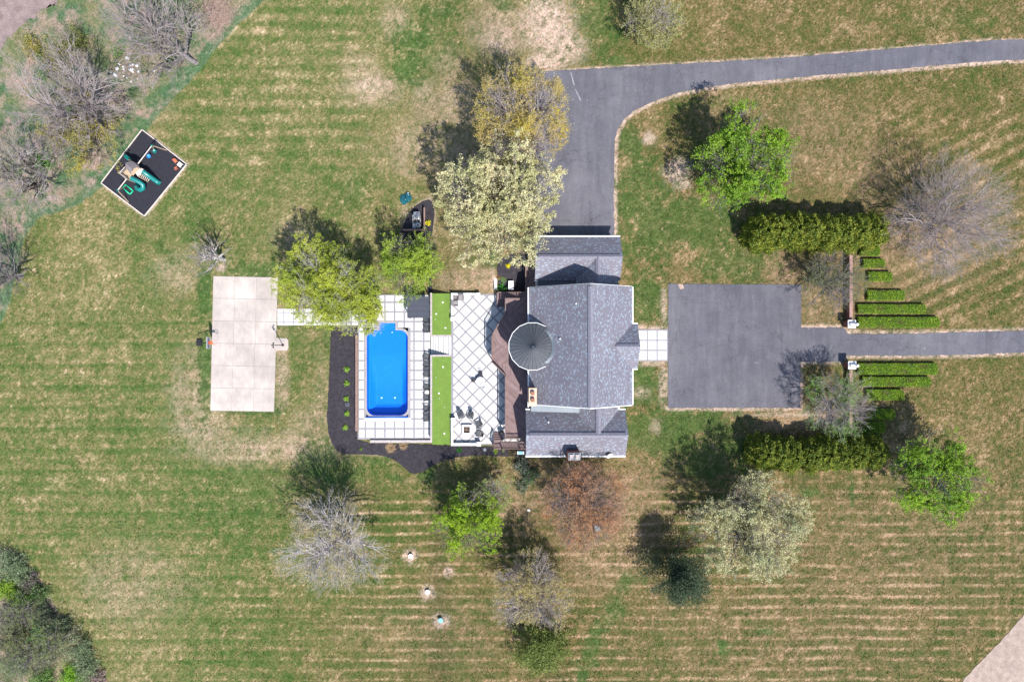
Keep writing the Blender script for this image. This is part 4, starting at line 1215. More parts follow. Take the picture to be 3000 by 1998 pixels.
def railing(pts, parent, zb=0.0, h=0.95, posts=True, foot=None):
    pts = [Vector(p) for p in pts]
    r = None
    for a, b in zip(pts[:-1], pts[1:]):
        d = b - a; L = d.length; dn = d.normalized(); s = Vector((-dn.y, dn.x, 0)).normalized() * .065
        up = Vector((0, 0, h))
        q = [a + up + s, a + up - s, b + up - s, b + up + s]
        tr = obj('top_rail', MB().add(q + [p - Vector((0, 0, .05)) for p in q], [(0, 1, 2, 3), (7, 6, 5, 4), (0, 4, 5, 1), (1, 5, 6, 2), (2, 6, 7, 3), (3, 7, 4, 0)]), 'rail', parent)
        n = max(2, int(L / 0.13))
        mb = MB()
        for k in range(1, n):
            p = a.lerp(b, k / n); mb.box(p.x - .014, p.x + .014, p.y - .014, p.y + .014, p.z + .06, p.z + h - .05)
        mb.tube([a + Vector((0, 0, .09)), b + Vector((0, 0, .09))], .03, 4)
        tag(obj('balusters', mb, 'rail', tr), kind='stuff')
        m = max(1, int(L / 1.9))
        for k in range(m + 1):
            p = a.lerp(b, k / m); z0 = p.z - .3 if foot is None else foot
            obj('post', MB().box(p.x - .05, p.x + .05, p.y - .05, p.y + .05, z0, p.z + h + .03), 'rail', tr)
railing([P(u, v, DZ) for u, v in EDGE], deck, foot=-0.0)
railing([P(1540, 775, DZ), P(1540, 858, DZ)], deck, foot=0.5)
railing([P(1482, 1282, DZ), P(1522, 1282, DZ)], deck)
railing([P(1540, 1312, DZ), P(1524, 1312, DZ)], deck, foot=0.0)
railing([P(1483, 876, DZ), P(1522, 876, DZ)], deck)
# north stair: flight down to the west, landing, flight down to the south
def stair(nm, lab, steps, landing, rails):
    t = thing(nm, P(landing[0], landing[1], 0.0), lab, 'stairs')
    for (u0, v0, u1, v1, z) in steps:
        x0, x1, y0, y1 = rect_px(u0, v0, u1, v1, z)
        obj('tread', MB().box(x0, x1, y0, y1, z - .05, z), 'deck_wood', t)
    u0, v0, u1, v1, z = landing
    x0, x1, y0, y1 = rect_px(u0, v0, u1, v1, z)
    n = int((y1 - y0) / .15)
    ldg = obj('landing', MB().box(x0, x1, y0, y1, z - .2, z - .045), 'deck_trim', t)
    for k in range(n):
        a, b = y0 + (y1 - y0) * k / n, y0 + (y1 - y0) * (k + .94) / n
        obj('board', MB().box(x0, x1, a, b, z - .042, z), 'deck_wood', ldg)
    for sx in (x0 + .07, x1 - .07):
        for sy_ in (y0 + .07, y1 - .07):
            obj('post', MB().box(sx - .05, sx + .05, sy_ - .05, sy_ + .05, 0, z - .2), 'deck_trim', t)
    for (a, b, m) in rails:
        railing([P(*a), P(*b)], t)
    return t
LZ = 0.93
N1 = [(1481 + 6.4 * k, 858, 1481 + 6.4 * (k + 1) - .4, 874.5, LZ + .185 * (k + 1)) for k in range(9)]
N2 = [(1458, 878 + 5.4 * k, 1479.5, 878 + 5.4 * (k + 1) - .4, LZ - .185 * (k + 1)) for k in range(4)]
stair('deck_stair', 'brown wooden stair from the deck down past the white utility box', N1 + N2, (1457, 857.5, 1480.6, 877.5, LZ),
      [((1481, 858, LZ + .1), (1538, 858, DZ), 0), ((1457.5, 900, .1), (1457.5, 858, LZ), 0), ((1457.5, 858, LZ), (1481, 858, LZ + .1), 0)])
S1 = [(1470.5 + 6.0 * k, 1294, 1470.5 + 6.0 * (k + 1) - .4, 1311, LZ + .185 * (k + 1)) for k in range(9)]
S2 = [(1447.5, 1288 - 5.4 * (k + 1), 1468, 1288 - 5.4 * k - .4, LZ - .185 * (k + 1)) for k in range(4)]
stair('deck_stair', 'brown wooden stair from the deck down beside the fire pit patio', S1 + S2, (1447, 1288, 1470, 1312, LZ),
      [((1470, 1312, LZ + .1), (1523, 1312, DZ), 0), ((1447.5, 1312, LZ), (1470, 1312, LZ + .1), 0), ((1447.5, 1267, .1), (1447.5, 1311, LZ), 0), ((1472, 1293, LZ + .1), (1523, 1293, DZ), 0)])
# ------------------------------------------------------------------ pergola with louvred roof
PGZ = PZ + 2.75
x0, x1, y0, y1 = rect_px(1193, 868.5, 1256, 931.5, PGZ)
pg = thing('pergola', ((x0 + x1) / 2, (y0 + y1) / 2, PZ), 'dark grey metal pergola with closed louvred roof over the pool deck', 'pergola')
fr = MB()
fr.box(x0, x0 + .10, y0, y1, PGZ - .18, PGZ); fr.box(x1 - .10, x1, y0, y1, PGZ - .18, PGZ)
fr.box(x0 + .10, x1 - .10, y0, y0 + .10, PGZ - .18, PGZ); fr.box(x0 + .10, x1 - .10, y1 - .10, y1, PGZ - .18, PGZ)
obj('frame', fr, 'louver_frame', pg)
nl = 16
obj('gap_shade_sheet', MB().box(x0 + .11, x1 - .11, y0 + .11, y1 - .11, PGZ - .17, PGZ - .13), 'metal_dark', pg)  # dark sheet added beneath the louvers, standing in for shade in their gaps
for k in range(nl):
    a = y0 + .12 + (y1 - y0 - .24) * k / nl; wv = (y1 - y0 - .24) / nl
    obj('louver', MB().rbox(((x0 + x1) / 2, a + wv / 2, PGZ - .05), (x1 - x0 - .24, wv * .74, .03), 0, math.radians(-22)), 'louver', pg)
for px_, py_ in ((x0 + .08, y0 + .08), (x1 - .08, y0 + .08), (x0 + .08, y1 - .08), (x1 - .08, y1 - .08)):
    obj('post', MB().box(px_ - .07, px_ + .07, py_ - .07, py_ + .07, PZ, PGZ - .18), 'louver_frame', pg)

# ------------------------------------------------------------------ wooden rail fence along the mulch bed
fv = [982, 1010, 1058, 1109, 1158, 1208, 1262]
fe = thing('rail_fence', P(1043.5, 1120, -1.4), 'low brown wooden rail fence between mulch bed and pool deck', 'fence')
for v in fv:
    p = P(1044.0, v, -0.3)
    obj('post', MB().box(p.x - .06, p.x + .06, p.y - .06, p.y + .06, -1.45, -0.22), 'fence', fe)
for a, b in zip(fv[:-1], fv[1:]):
    p, q = P(1044.0, a, -0.3), P(1044.0, b, -0.3)
    for k, (dx, zz) in enumerate(((-.10, -.32), (-.10, -.62), (-.10, -.92), (0.10, -.47), (.10, -.77))):
        obj('rail', MB().box(p.x + dx - .03, p.x + dx + .03, q.y + .02, p.y - .02, zz - .06, zz + .06), 'fence', fe)
    obj('cap_rail', MB().box(p.x - .09, p.x + .09, q.y + .015, p.y - .015, -0.27, -0.235), 'fence', fe)

# ------------------------------------------------------------------ chairs and tables
def adirondack(name, label, loc, rz, group=None):
    """lounge chair with slatted fan back, facing +y before rotation"""
    t = thing(name, loc, label, 'chair', group, rz)
    for k in range(5):
        obj('seat_slat', MB().rbox((0, -.16 + .115 * k, .30 + .018 * k), (.52, .10, .022), 0, math.radians(9)), 'chair_grey', t, local=True)
    for k in range(5):
        x = -.22 + .11 * k; h = .78 + .05 * (2 - abs(k - 2))
        obj('back_slat', MB().rbox((x, -.24 - h * .22, .30 + h * .46), (.10, .022, h), 0, math.radians(26)), 'chair_grey', t, local=True)
    for s in (-1, 1):
        obj('arm', MB().rbox((s * .36, .02, .56), (.13, .74, .025), 0), 'chair_grey', t, local=True)
        obj('leg', MB().rbox((s * .34, .33, .275), (.05, .09, .55)), 'chair_grey', t, local=True)
        obj('leg', MB().rbox((s * .30, -.10, .19), (.04, .80, .10), 0, math.radians(17)), 'chair_grey', t, local=True)
    return t
def face(p, q):     # rotation that turns +y towards q
    return math.atan2(-(q.x - p.x), q.y - p.y)
pit = P(1368, 1259, 0.0)
ad = None
for (u, v, lab) in ((1351, 1216, 'charcoal slatted garden chair at the fire pit, next to the white pillar'), (1379, 1217, 'charcoal slatted garden chair at the fire pit, between two others on the open patio side'),
                    (1402, 1242, 'charcoal slatted garden chair at the fire pit, turned towards the round table side'), (1404, 1269, 'charcoal slatted garden chair at the fire pit, next to the deck stair')):
    p = P(u, v, .014)
    if ad is None: ad = adirondack('garden_chair', lab, p, face(p, pit), 'chairs round the fire pit')
    else: dup(ad, p, face(p, pit), lab, 'chairs round the fire pit')
fp = thing('fire_pit', P(1368, 1259, 0), 'square grey stone fire pit with charred logs', 'fire pit')
x0, x1, y0, y1 = rect_px(1353, 1244.5, 1382, 1274, .42)
for k in range(4):
    for j in range(4):
        a, b = j / 4, (j + .97) / 4
        w = .26
        if k == 0: q = (x0 + (x1 - x0 - w) * a, x0 + (x1 - x0 - w) * b, y1 - w, y1)
        elif k == 1: q = (x1 - w, x1, y0 + w + (y1 - y0 - w) * a, y0 + w + (y1 - y0 - w) * b)
        elif k == 2: q = (x0 + w + (x1 - x0 - w) * a, x0 + w + (x1 - x0 - w) * b, y0, y0 + w)
        else: q = (x0, x0 + w, y0 + (y1 - y0 - w) * a, y0 + (y1 - y0 - w) * b)
        obj('stone', MB().box(*q, 0.0, .42 + random.uniform(-.01, .01)), 'light_stone', fp)
obj('liner', MB().box(x0 + .25, x1 - .25, y0 + .25, y1 - .25, .0, .20), 'ash', fp)
for k in range(5):
    a = random.uniform(0, 3.1); c = ((x0 + x1) / 2 + random.uniform(-.15, .15), (y0 + y1) / 2 + random.uniform(-.15, .15), .26 + .04 * k)
    d = Vector((math.cos(a), math.sin(a), .1)) * .30
    obj('log', MB().tube([Vector(c) - d, Vector(c) + d], [.06, .05], 7), 'log', fp)

pool_c = P(1135, 1090, PZ)
pairs = [(1249, 939, 1249, 966, 1248, 953, 'beside its posts'), (1250, 1068, 1250, 1095, 1248, 1081, 'just past the garden steps'), (1250, 1133, 1250, 1164, None, None, 'flanking the round cream table'), (1249.5, 1197, 1249.5, 1224, 1248, 1210, 'by the dry grass')]
for (ua, va, ub, vb, ut, vt, lab) in pairs:
    for (u, v, w) in ((ua, va, 'nearer the pergola'), (ub, vb, 'farther from the pergola')):
        p = P(u, v, PZ + .014)
        dup(ad, p, math.pi / 2 + random.uniform(-.12, .12), 'charcoal poolside chair %s, in the pair %s' % (w, lab), 'poolside chairs')
    if ut:
        c = P(ut, vt, PZ + .45)
        t = thing('side_table', (c.x, c.y, PZ + .014), 'small charcoal side table between the pair of poolside chairs ' + lab, 'side table')
        for k in range(4): obj('slat', MB().box(c.x - .24 + .122 * k, c.x - .13 + .122 * k, c.y - .22, c.y + .22, PZ + .43, PZ + .455), 'chair_grey', t)
        for sx in (-.2, .2):
            for sy_ in (-.18, .18): obj('leg', MB().box(c.x + sx - .02, c.x + sx + .02, c.y + sy_ - .02, c.y + sy_ + .02, PZ + .014, PZ + .43), 'chair_grey', t)
dup(ad, P(1250, 1044, PZ + .014), math.pi / 2 - .35, 'single charcoal slatted chair at the foot of the garden steps')
def round_table(u, v, z, r, h, label, m):
    c = P(u, v, z + h)
    t = thing('round_table', (c.x, c.y, z), label, 'table')
    obj('table_top', MB().lathe((c.x, c.y, z + h - .035), [(r * .97, 0), (r, .015), (r * .985, .035)], 28), m, t)
    obj('stem', MB().lathe((c.x, c.y, z), [(.22, 0), (.2, .04), (.05, .08), (.045, h - .04)], 12), 'chair_grey', t)
    return t
round_table(1251.5, 1149.5, PZ + .014, .30, .5, 'small round cream side table between two poolside chairs', 'table_pale')
rt = round_table(1407.5, 1117.5, .014, .60, .74, 'round frosted glass table on the open diamond patio', 'table_glass')
cT = P(1407.5, 1117.5, .75)
mc = None
for (u, v, lab) in ((1416, 1133, 'light metal chair at the round glass table, tucked on the fire pit side'), (1387.5, 1114, 'dark metal chair at the round glass table, towards the long green'), (1409, 1095.5, 'dark metal chair at the round glass table, towards the garden steps')):
    p = P(u, v, .014)
    rz = face(p, cT)
    mm = 'metal_light' if mc is None else 'metal_black'
    t = thing('patio_chair', p, lab, 'chair', 'chairs at the round glass table', rz)
    mc = t
    obj('seat', MB().rbox((0, 0, .45), (.44, .42, .03)), mm, t, local=True)
    for k in range(4): obj('back_bar', MB().rbox((-.16 + .107 * k, -.23, .68), (.03, .02, .42), 0, math.radians(10)), mm, t, local=True)
    obj('back_rail', MB().rbox((0, -.265, .90), (.44, .03, .05), 0), mm, t, local=True)
    for sx in (-.19, .19):
        for sy_ in (-.19, .19): obj('leg', MB().rbox((sx, sy_, .22), (.03, .03, .44)), mm, t, local=True)
# taupe lounge set by the knee wall
for k, (u, v, rz, lab) in enumerate(((1351, 872, math.pi, 'taupe wicker armchair with grey cushions against the knee wall by the lawn'), (1334, 889, -math.pi / 2, 'taupe wicker armchair with grey cushions against the knee wall by the green'))):
    p = P(u, v, .014)
    t = thing('lounge_chair', p, lab, 'armchair', 'wicker lounge set', rz)
    obj('base', MB().rbox((0, 0, .17), (.74, .74, .26)), 'wicker', t, local=True)
    obj('seat_cushion', MB().rbox((0, .05, .36), (.52, .58, .13)), 'cushion', t, local=True)
    obj('backrest', MB().rbox((0, -.34, .5), (.74, .12, .66), 0, math.radians(8)), 'wicker', t, local=True)
    obj('back_cushion', MB().rbox((0, -.22, .56), (.50, .12, .36), 0, math.radians(10)), 'cushion', t, local=True)
    for s in (-1, 1): obj('arm', MB().rbox((s * .33, .02, .45), (.09, .72, .32)), 'wicker', t, local=True)
t = round_table(1334, 871.5, .014, .24, .48, 'small round taupe side table between the wicker armchairs', 'wicker')

# ------------------------------------------------------------------ basketball hoop and light pole on the court
hb = PG(594, 1004)
hp = thing('basketball_hoop', (hb.x, hb.y, -1.4), 'free standing basketball hoop with clear backboard at the court edge', 'basketball hoop')
tp = P(606, 1004, 1.6)
obj('base', MB().box(hb.x - .75, hb.x - .05, hb.y - .45, hb.y + .45, -1.4, -1.14), 'metal_black', hp)
obj('pole', MB().tube([(hb.x - .1, hb.y, -1.3), (hb.x + .0, hb.y, .6), (tp.x - .15, tp.y, 1.35)], .06, 8), 'metal_black', hp)
bb = P(611, 1004.5, 1.6)
ring = MB()
yb0, yb1, zb0, zb1 = bb.y - .75, bb.y + .75, 1.15, 2.15
for q in ((yb0, yb1, zb0, zb0 + .08), (yb0, yb1, zb1 - .08, zb1), (yb0, yb0 + .08, zb0 + .08, zb1 - .08), (yb1 - .08, yb1, zb0 + .08, zb1 - .08)):
    ring.box(bb.x - .05, bb.x + .05, q[0], q[1], q[2], q[3])
bd = obj('backboard', ring, 'metal_light', hp)
obj('pane', MB().box(bb.x - .015, bb.x + .015, yb0 + .09, yb1 - .09, zb0 + .09, zb1 - .09), 'louver', bd)
obj('target', MB().box(bb.x + .02, bb.x + .06, bb.y - .22, bb.y + .22, 1.3, 1.6), 'orange', bd)
obj('bracket', MB().box(bb.x + .05, bb.x + .42, bb.y - .16, bb.y + .16, 1.19, 1.26), 'orange', hp)
rc = Vector((bb.x + .62, bb.y, 1.25)); rp = [rc + Vector((.24 * math.cos(a), .24 * math.sin(a), 0)) for a in np.linspace(0, 2 * math.pi, 19)]
obj('rim', MB().tube(rp, .02, 6, False), 'orange', hp)
net = MB()
for k in range(12):
    a, b_ = 2 * math.pi * k / 12, 2 * math.pi * (k + 1) / 12
    net.tube([rc + Vector((.235 * math.cos(a), .235 * math.sin(a), 0)), rc + Vector((.15 * math.cos(b_), .15 * math.sin(b_), -.42))], .008, 3)
    net.tube([rc + Vector((.235 * math.cos(b_), .235 * math.sin(b_), 0)), rc + Vector((.15 * math.cos(a), .15 * math.sin(a), -.42))], .008, 3)
tag(obj('net', net, 'white_plastic', hp), kind='stuff')
lb = P(828.5, 1011, -1.36)
lp = thing('light_pole', lb, 'thin black pole with three lamp heads on the concrete pad beside the court', 'lamp')
obj('base_plate', MB().box(lb.x - .15, lb.x + .15, lb.y - .15, lb.y + .15, -1.365, -1.32), 'metal_black', lp)
obj('pole', MB().tube([lb, (lb.x, lb.y, 2.55)], [.055, .045], 8), 'metal_black', lp)
obj('cross_bar', MB().tube([(lb.x - .02, lb.y - .26, 2.5), (lb.x - .02, lb.y + .26, 2.5)], .035, 6), 'metal_black', lp)
for (dx, dy) in ((0, -.27), (0, .27), (-.14, 0)):
    obj('lamp_head', MB().lathe((lb.x + dx, lb.y + dy, 2.5), [(.04, 0), (.10, .05), (.10, .16), (.05, .2)], 10), 'metal_black', lp)

# ------------------------------------------------------------------ playground
GZ = -1.4
PC = [(417, 381), (548, 482), (424, 634), (297, 537)]
ply = px_poly(PC, GZ)
pgd = tag(obj('playground_pad', MB().prism(ply, GZ - .2, GZ + .06), 'rubber'), 'black rubber mulch pad framed in pale timber', None, None, 'structure')
for i in range(4):
    a, b = Vector((*ply[i], 0)), Vector((*ply[(i + 1) % 4], 0)); d = (b - a).normalized(); s = Vector((-d.y, d.x, 0)) * .06
    n = 3
    for k in range(n):
        p, q = a.lerp(b, k / n) + d * (.0 if k else .1), a.lerp(b, (k + .995) / n)
        obj('timber', MB().prism([tuple((p + s)[:2]), tuple((p - s)[:2]), tuple((q - s)[:2]), tuple((q + s)[:2])], GZ - .1, GZ + .16 - .004 * i), 'timber_white', pgd)
def pp(x, y, h):     # point of the playset from its position in the enlarged view and its height above the pad
    return P(290 + x / 5.807, 370 + y / 5.807, GZ + h)
ps = thing('playset', pp(560, 760, 0.06), 'wooden playset with weathered gabled roof and teal tube slides', 'playset')
def beam(a, b, r, m='play_wood', n=6, nm='beam', par=None):
    return obj(nm, MB().tube([a, b], r, n), m, par or ps)
for (t0, t1, f1) in (((900, 330), (665, 640), (1150, 412)), ((315, 1095), (470, 895), (500, 1288))):
    a, b = pp(*t0, 2.45), pp(*t1, 2.45)
    beam(a, b, .075, 'timber_white')
    f = pp(*f1, 0.05); mid = Vector((a.x, a.y, 0))
    g = Vector((2 * a.x - f.x, 2 * a.y - f.y, f.z))
    beam(a, f, .055, 'play_wood', nm='leg'); beam(a, g, .055, 'play_wood', nm='leg')
    obj('bracket', MB().lathe((a.x, a.y, a.z - .09), [(.12, 0), (.12, .18)], 8), 'teal', ps)
# tower with platform and roof
plat = [pp(395, 822, 1.5), pp(600, 838, 1.5)]
tw = [pp(392, 820, 1.55), pp(512, 915, 1.55), pp(700, 720, 1.55), pp(575, 610, 1.55)]
ex = (tw[1] - tw[0]); ey = (tw[3] - tw[0])
for k in range(9):
    a, b = tw[0] + ey * (k / 9), tw[0] + ey * ((k + .94) / 9)
    obj('floor_board', MB().prism([tuple(a[:2]), tuple((a + ex)[:2]), tuple((b + ex)[:2]), tuple(b[:2])], GZ + 1.45, GZ + 1.5), 'play_wood', ps)
for c in tw:
    obj('post', MB().box(c.x - .06, c.x + .06, c.y - .06, c.y + .06, GZ + .05, GZ + 2.5), 'play_wood', ps)
for k in range(7):
    a = tw[0] + ex * (k / 6)
    obj('picket', MB().box(a.x - .03, a.x + .03, a.y - .03, a.y + .03, GZ + 1.5, GZ + 2.2), 'timber_white', ps)
    a = tw[0] + ey * (k / 6) * .5
    obj('picket', MB().box(a.x - .03, a.x + .03, a.y - .03, a.y + .03, GZ + 1.5, GZ + 2.2), 'timber_white', ps)
beam(tw[0] + Vector((0, 0, .68)), tw[1] + Vector((0, 0, .68)), .045, 'timber_white', nm='hand_rail'); beam(tw[0] + Vector((0, 0, .68)), tw[0] + ey * .5 + Vector((0, 0, .68)), .045, 'timber_white', nm='hand_rail')
r1, r2, r3, r4 = pp(560, 592, 2.6), pp(690, 690, 2.6), pp(545, 818, 2.6), pp(450, 700, 2.6)
ra, rb = (r1 + r4) / 2 + Vector((0, 0, .75)), (r2 + r3) / 2 + Vector((0, 0, .75))
for k in range(7):
    for (e0, e1) in ((r1, r2), (r4, r3)):
        a0, a1 = e0.lerp(ra, k / 7), e1.lerp(rb, k / 7); b0, b1 = e0.lerp(ra, (k + .93) / 7), e1.lerp(rb, (k + .93) / 7)
        up = Vector((0, 0, .03))
        obj('roof_board', MB().add([a0, a1, b1, b0, a0 + up, a1 + up, b1 + up, b0 + up], [(3, 2, 1, 0), (4, 5, 6, 7), (0, 1, 5, 4), (1, 2, 6, 5), (2, 3, 7, 6), (3, 0, 4, 7)]), 'play_roof', ps)
# slides
obj('slide', MB().tube([pp(745, 770, 1.75), pp(800, 812, 1.6), pp(880, 870, 1.15), pp(960, 925, .65), pp(1000, 955, .42), pp(1030, 975, .38)], [.30, .31, .31, .31, .31, .32], 12, False), 'teal', ps, True)
sp = [pp(540, 880, 1.75), pp(620, 920, 1.6), pp(690, 955, 1.4), pp(745, 1000, 1.2), pp(750, 1055, 1.0), pp(705, 1085, .8), pp(655, 1065, .6), pp(640, 1030, .45)]
obj('spiral_slide', MB().tube(sp, [.30, .30, .31, .32, .33, .33, .32, .30], 12, False), 'teal', ps, True)
obj('tunnel', MB().tube([pp(450, 508, 1.0), pp(490, 545, 1.1), pp(535, 585, 1.2)], .26, 10, False), 'teal', ps, True)
# ramp with rungs and small deck beside the slide
qa, qb = pp(640, 770, 1.45), pp(760, 740, 1.45)
obj('platform', MB().prism([tuple(pp(610, 790, 1.45)[:2]), tuple(pp(660, 855, 1.45)[:2]), tuple(pp(720, 800, 1.45)[:2]), tuple(pp(760, 735, 1.45)[:2]), tuple(pp(690, 705, 1.45)[:2])], GZ + 1.38, GZ + 1.45), 'timber_white', ps)
for k in range(6):
    a, b = pp(690 + 29 * k, 860 + 15 * k, 1.3 - .24 * k), pp(715 + 29 * k, 815 + 15 * k, 1.3 - .24 * k)
    beam(a, b, .05, 'timber_white', nm='rung')
beam(pp(670, 858, 1.4), pp(835, 950, .06), .04, nm='stringer'); beam(pp(705, 808, 1.4), pp(860, 888, .06), .04, nm='stringer')
# swings
def swing(c, m, nm, lab, top):
    p = pp(*c, .5)
    t = thing(nm, (p.x, p.y, GZ + .06), lab, 'swing', None)
    obj('seat', MB().lathe((p.x, p.y, GZ + .38), [(.12, 0), (.24, .06), (.28, .22), (.25, .22), (.18, .08)], 12), m, t, True)
    q = pp(*top, 2.45)
    for s in (-.2, .2): obj('rope', MB().tube([(p.x + s, p.y + s * .3, GZ + .55), (q.x + s, q.y + s, q.z)], .012, 4), 'metal_light', t)
swing((850, 515), 'blue_plastic', 'bucket_swing', 'bright blue bucket swing hanging from the playset beam', (800, 462))
swing((950, 432), 'teal', 'swing', 'small teal swing seat near the beam end bracket', (860, 384))
sb_o = [pp(395, 1043, .3), pp(447, 990, .3), pp(572, 1100, .3), pp(517, 1157, .3)]
gl = thing('glider_frame', (sum((p.x for p in sb_o), 0) / 4, sum((p.y for p in sb_o), 0) / 4, GZ + .06), 'hollow bright green rectangular frame lying on the black pad', 'play frame')
for i in range(4):
    a, b = sb_o[i], sb_o[(i + 1) % 4]
    a = Vector((a.x, a.y, GZ + .17)); b = Vector((b.x, b.y, GZ + .17))
    d = (b - a).normalized() * .1
    obj('side', MB().tube([a + d, b - d], .10, 8), 'green_plastic', gl, True)
    c_ = sb_o[(i + 1) % 4]; e_ = sb_o[(i + 2) % 4]
    d2 = (Vector((e_.x, e_.y, GZ + .17)) - b).normalized() * .1
    obj('corner', MB().tube([b - d, b - d * .3 + d2 * .3, b + d2], .10, 8), 'green_plastic', gl, True)
for k, (x, y, rz, lab) in enumerate(((1302, 596, -2.5, 'small orange plastic chair on the black pad, next to the timber edge corner'), (1314, 718, .6, 'small orange plastic chair on the black pad, in front of the white table'))):
    p = pp(x, y, .3); p.z = GZ + .06
    t = thing('toy_chair', p, lab, 'toy chair', 'toy chairs on the pad', rz)
    obj('seat', MB().rbox((0, 0, .28), (.42, .40, .05)), 'orange_plastic', t, local=True)
    obj('backrest', MB().rbox((0, -.2, .46), (.42, .05, .36), 0, math.radians(12)), 'orange_plastic', t, local=True)
    for sx in (-.18, .18):
        for sy_ in (-.16, .16): obj('leg', MB().rbox((sx, sy_, .13), (.05, .05, .26)), 'orange_plastic', t, local=True)
p = pp(1378, 656, .4); p.z = GZ + .06
t = thing('toy_table', p, 'small square white plastic table between orange toy chairs', 'toy table', None, -.65)
obj('table_top', MB().rbox((0, 0, .42), (.56, .56, .05)), 'white_plastic', t, local=True)
for sx in (-.22, .22):
    for sy_ in (-.22, .22): obj('leg', MB().rbox((sx, sy_, .2), (.05, .05, .4)), 'white_plastic', t, local=True)
t = thing('toy_scooter', (pp(480, 450, .1).x, pp(480, 450, .1).y, GZ + .06), 'dark little ride on toy left beside the timber edge behind the playset', 'toy')
c = pp(480, 450, .1)
obj('frame', MB().rbox((c.x, c.y, GZ + .30), (.7, .22, .16), .8), 'metal_black', t)
for s in (-.28, .28): obj('wheel', MB().tube([(c.x + s, c.y + s - .05, GZ + .17), (c.x + s, c.y + s + .05, GZ + .17)], .12, 10), 'metal_black', t)
obj('handle', MB().tube([(c.x + .25, c.y + .25, GZ + .3), (c.x + .2, c.y + .3, GZ + .7)], .025, 5), 'metal_black', t)

# ------------------------------------------------------------------ pool equipment behind an L-shaped fence
eq0 = PG(1220, 645)
ez = eq0.z + .05
lf = thing('screen_fence', (eq0.x, eq0.y, ez - .1), 'L-shaped brown board fence screening the pool equipment', 'fence')
def board_run(u0, v0, u1, v1, h):
    a, b = P(u0, v0, ez + h), P(u1, v1, ez + h)
    n = max(2, int((b - a).length / .16)); d = (b - a) / n; s = Vector((-d.y, d.x, 0)).normalized() * .02
    for k in range(n):
        p, q = a + d * k, a + d * (k + .92)
        obj('board', MB().prism([tuple((p + s)[:2]), tuple((p - s)[:2]), tuple((q - s)[:2]), tuple((q + s)[:2])], ez - .1, ez + h - .03), 'fence', lf)
    s2 = s * 4.2
    obj('cap_rail', MB().prism([tuple((a + s2)[:2]), tuple((a - s2)[:2]), tuple((b - s2)[:2]), tuple((b + s2)[:2])], ez + h - .03, ez + h + .02), 'fence', lf)
board_run(1243, 608, 1243, 676, 1.2); board_run(1243.5, 673, 1178, 673.5, 1.2)
pad = rect_px(1209, 628, 1232, 668, ez)
tag(obj('equipment_pad', MB().box(*pad, ez - .15, ez + .08), 'concrete_white'), 'pale concrete pad for the pool equipment', None, None, 'structure')
c = P(1220.5, 628.5, ez + .9)
t = thing('pool_heater', (c.x, c.y, ez + .08), 'grey boxy pool heater on the equipment pad', 'heater')
obj('cabinet', MB().box(c.x - .38, c.x + .38, c.y - .35, c.y + .30, ez + .08, ez + .95), 'metal_flash', t)
obj('top_panel', MB().box(c.x - .41, c.x + .41, c.y - .38, c.y + .33, ez + .952, ez + 1.0), 'metal_flash', t)
obj('grille', MB().box(c.x - .05, c.x + .33, c.y - .30, c.y + .25, ez + 1.0, ez + 1.03), 'louver', t)
c = P(1225, 660, ez + .9)
t = thing('pool_filter', (c.x, c.y, ez + .08), 'round silvery pool filter tank next to the corner of the screen fence', 'filter tank')
obj('tank', MB().lathe((c.x, c.y, ez + .08), [(.30, 0), (.36, .1), (.36, .7), (.26, .9), (.1, .98)], 18), 'metal_light', t, True)
obj('valve', MB().box(c.x - .1, c.x + .1, c.y - .1, c.y + .1, ez + 1.0, ez + 1.18), 'metal_black', t)
obj('pipe', MB().tube([(c.x - .36, c.y + .1, ez + .3), (c.x - .55, c.y + .1, ez + .3), (c.x - .55, c.y + .55, ez + .3)], .05, 8), 'white_plastic', t)
for (u, v, lab) in ((1214.5, 648, 'black pool pump nearest the heater'), (1227, 648, 'black pool pump nearest the screen fence')):
    c = P(u, v, ez + .3)
    t = thing('pool_pump', (c.x, c.y, ez + .08), lab, 'pump')
    obj('motor', MB().tube([(c.x, c.y - .25, ez + .28), (c.x, c.y + .2, ez + .28)], .15, 12), 'metal_black', t, True)
    obj('strainer', MB().lathe((c.x, c.y + .3, ez + .08), [(.16, 0), (.16, .32), (.12, .38)], 12), 'metal_light', t)
    obj('pipe', MB().tube([(c.x, c.y + .3, ez + .44), (c.x, c.y + .3, ez + .6), (c.x + .1, c.y + .7, ez + .6)], .05, 8), 'white_plastic', t)
# crumpled teal tarp on the grass
tp_ = [(1172, 590), (1171, 577), (1178, 570), (1187, 568), (1190, 563), (1200, 563), (1203, 572), (1208, 580), (1204, 587), (1196, 594), (1183, 602), (1178, 598)]
cz = PG(1190, 583)
tb = MB(); poly = [PG(u, v)[:2] for u, v in tp_]; ctr = Vector((cz.x, cz.y)); n = len(poly); rings = 7
for r in range(rings):
    for k in range(n * 3):
        i, f = divmod(k, 3); a = Vector(poly[i]).lerp(Vector(poly[(i + 1) % n]), f / 3)
        p = ctr.lerp(a, (r + 1) / rings)
        hgt = .03 + (.34 * (1 - ((r + 1) / rings) ** 2) + random.uniform(0, .16)) * (r < rings - 1)
        tb.v.append((p.x, p.y, cz.z + hgt))
tb.v.append((ctr.x, ctr.y, cz.z + .42))
m_ = n * 3
for r in range(rings - 1):
    for k in range(m_): tb.f.append((r * m_ + k, (r + 1) * m_ + k, (r + 1) * m_ + (k + 1) % m_, r * m_ + (k + 1) % m_))
for k in range(m_): tb.f.append((k, (k + 1) % m_, len(tb.v) - 1))
tag(obj('tarp', tb, 'tarp'), 'crumpled dark teal tarp lying on the lawn', 'tarp')

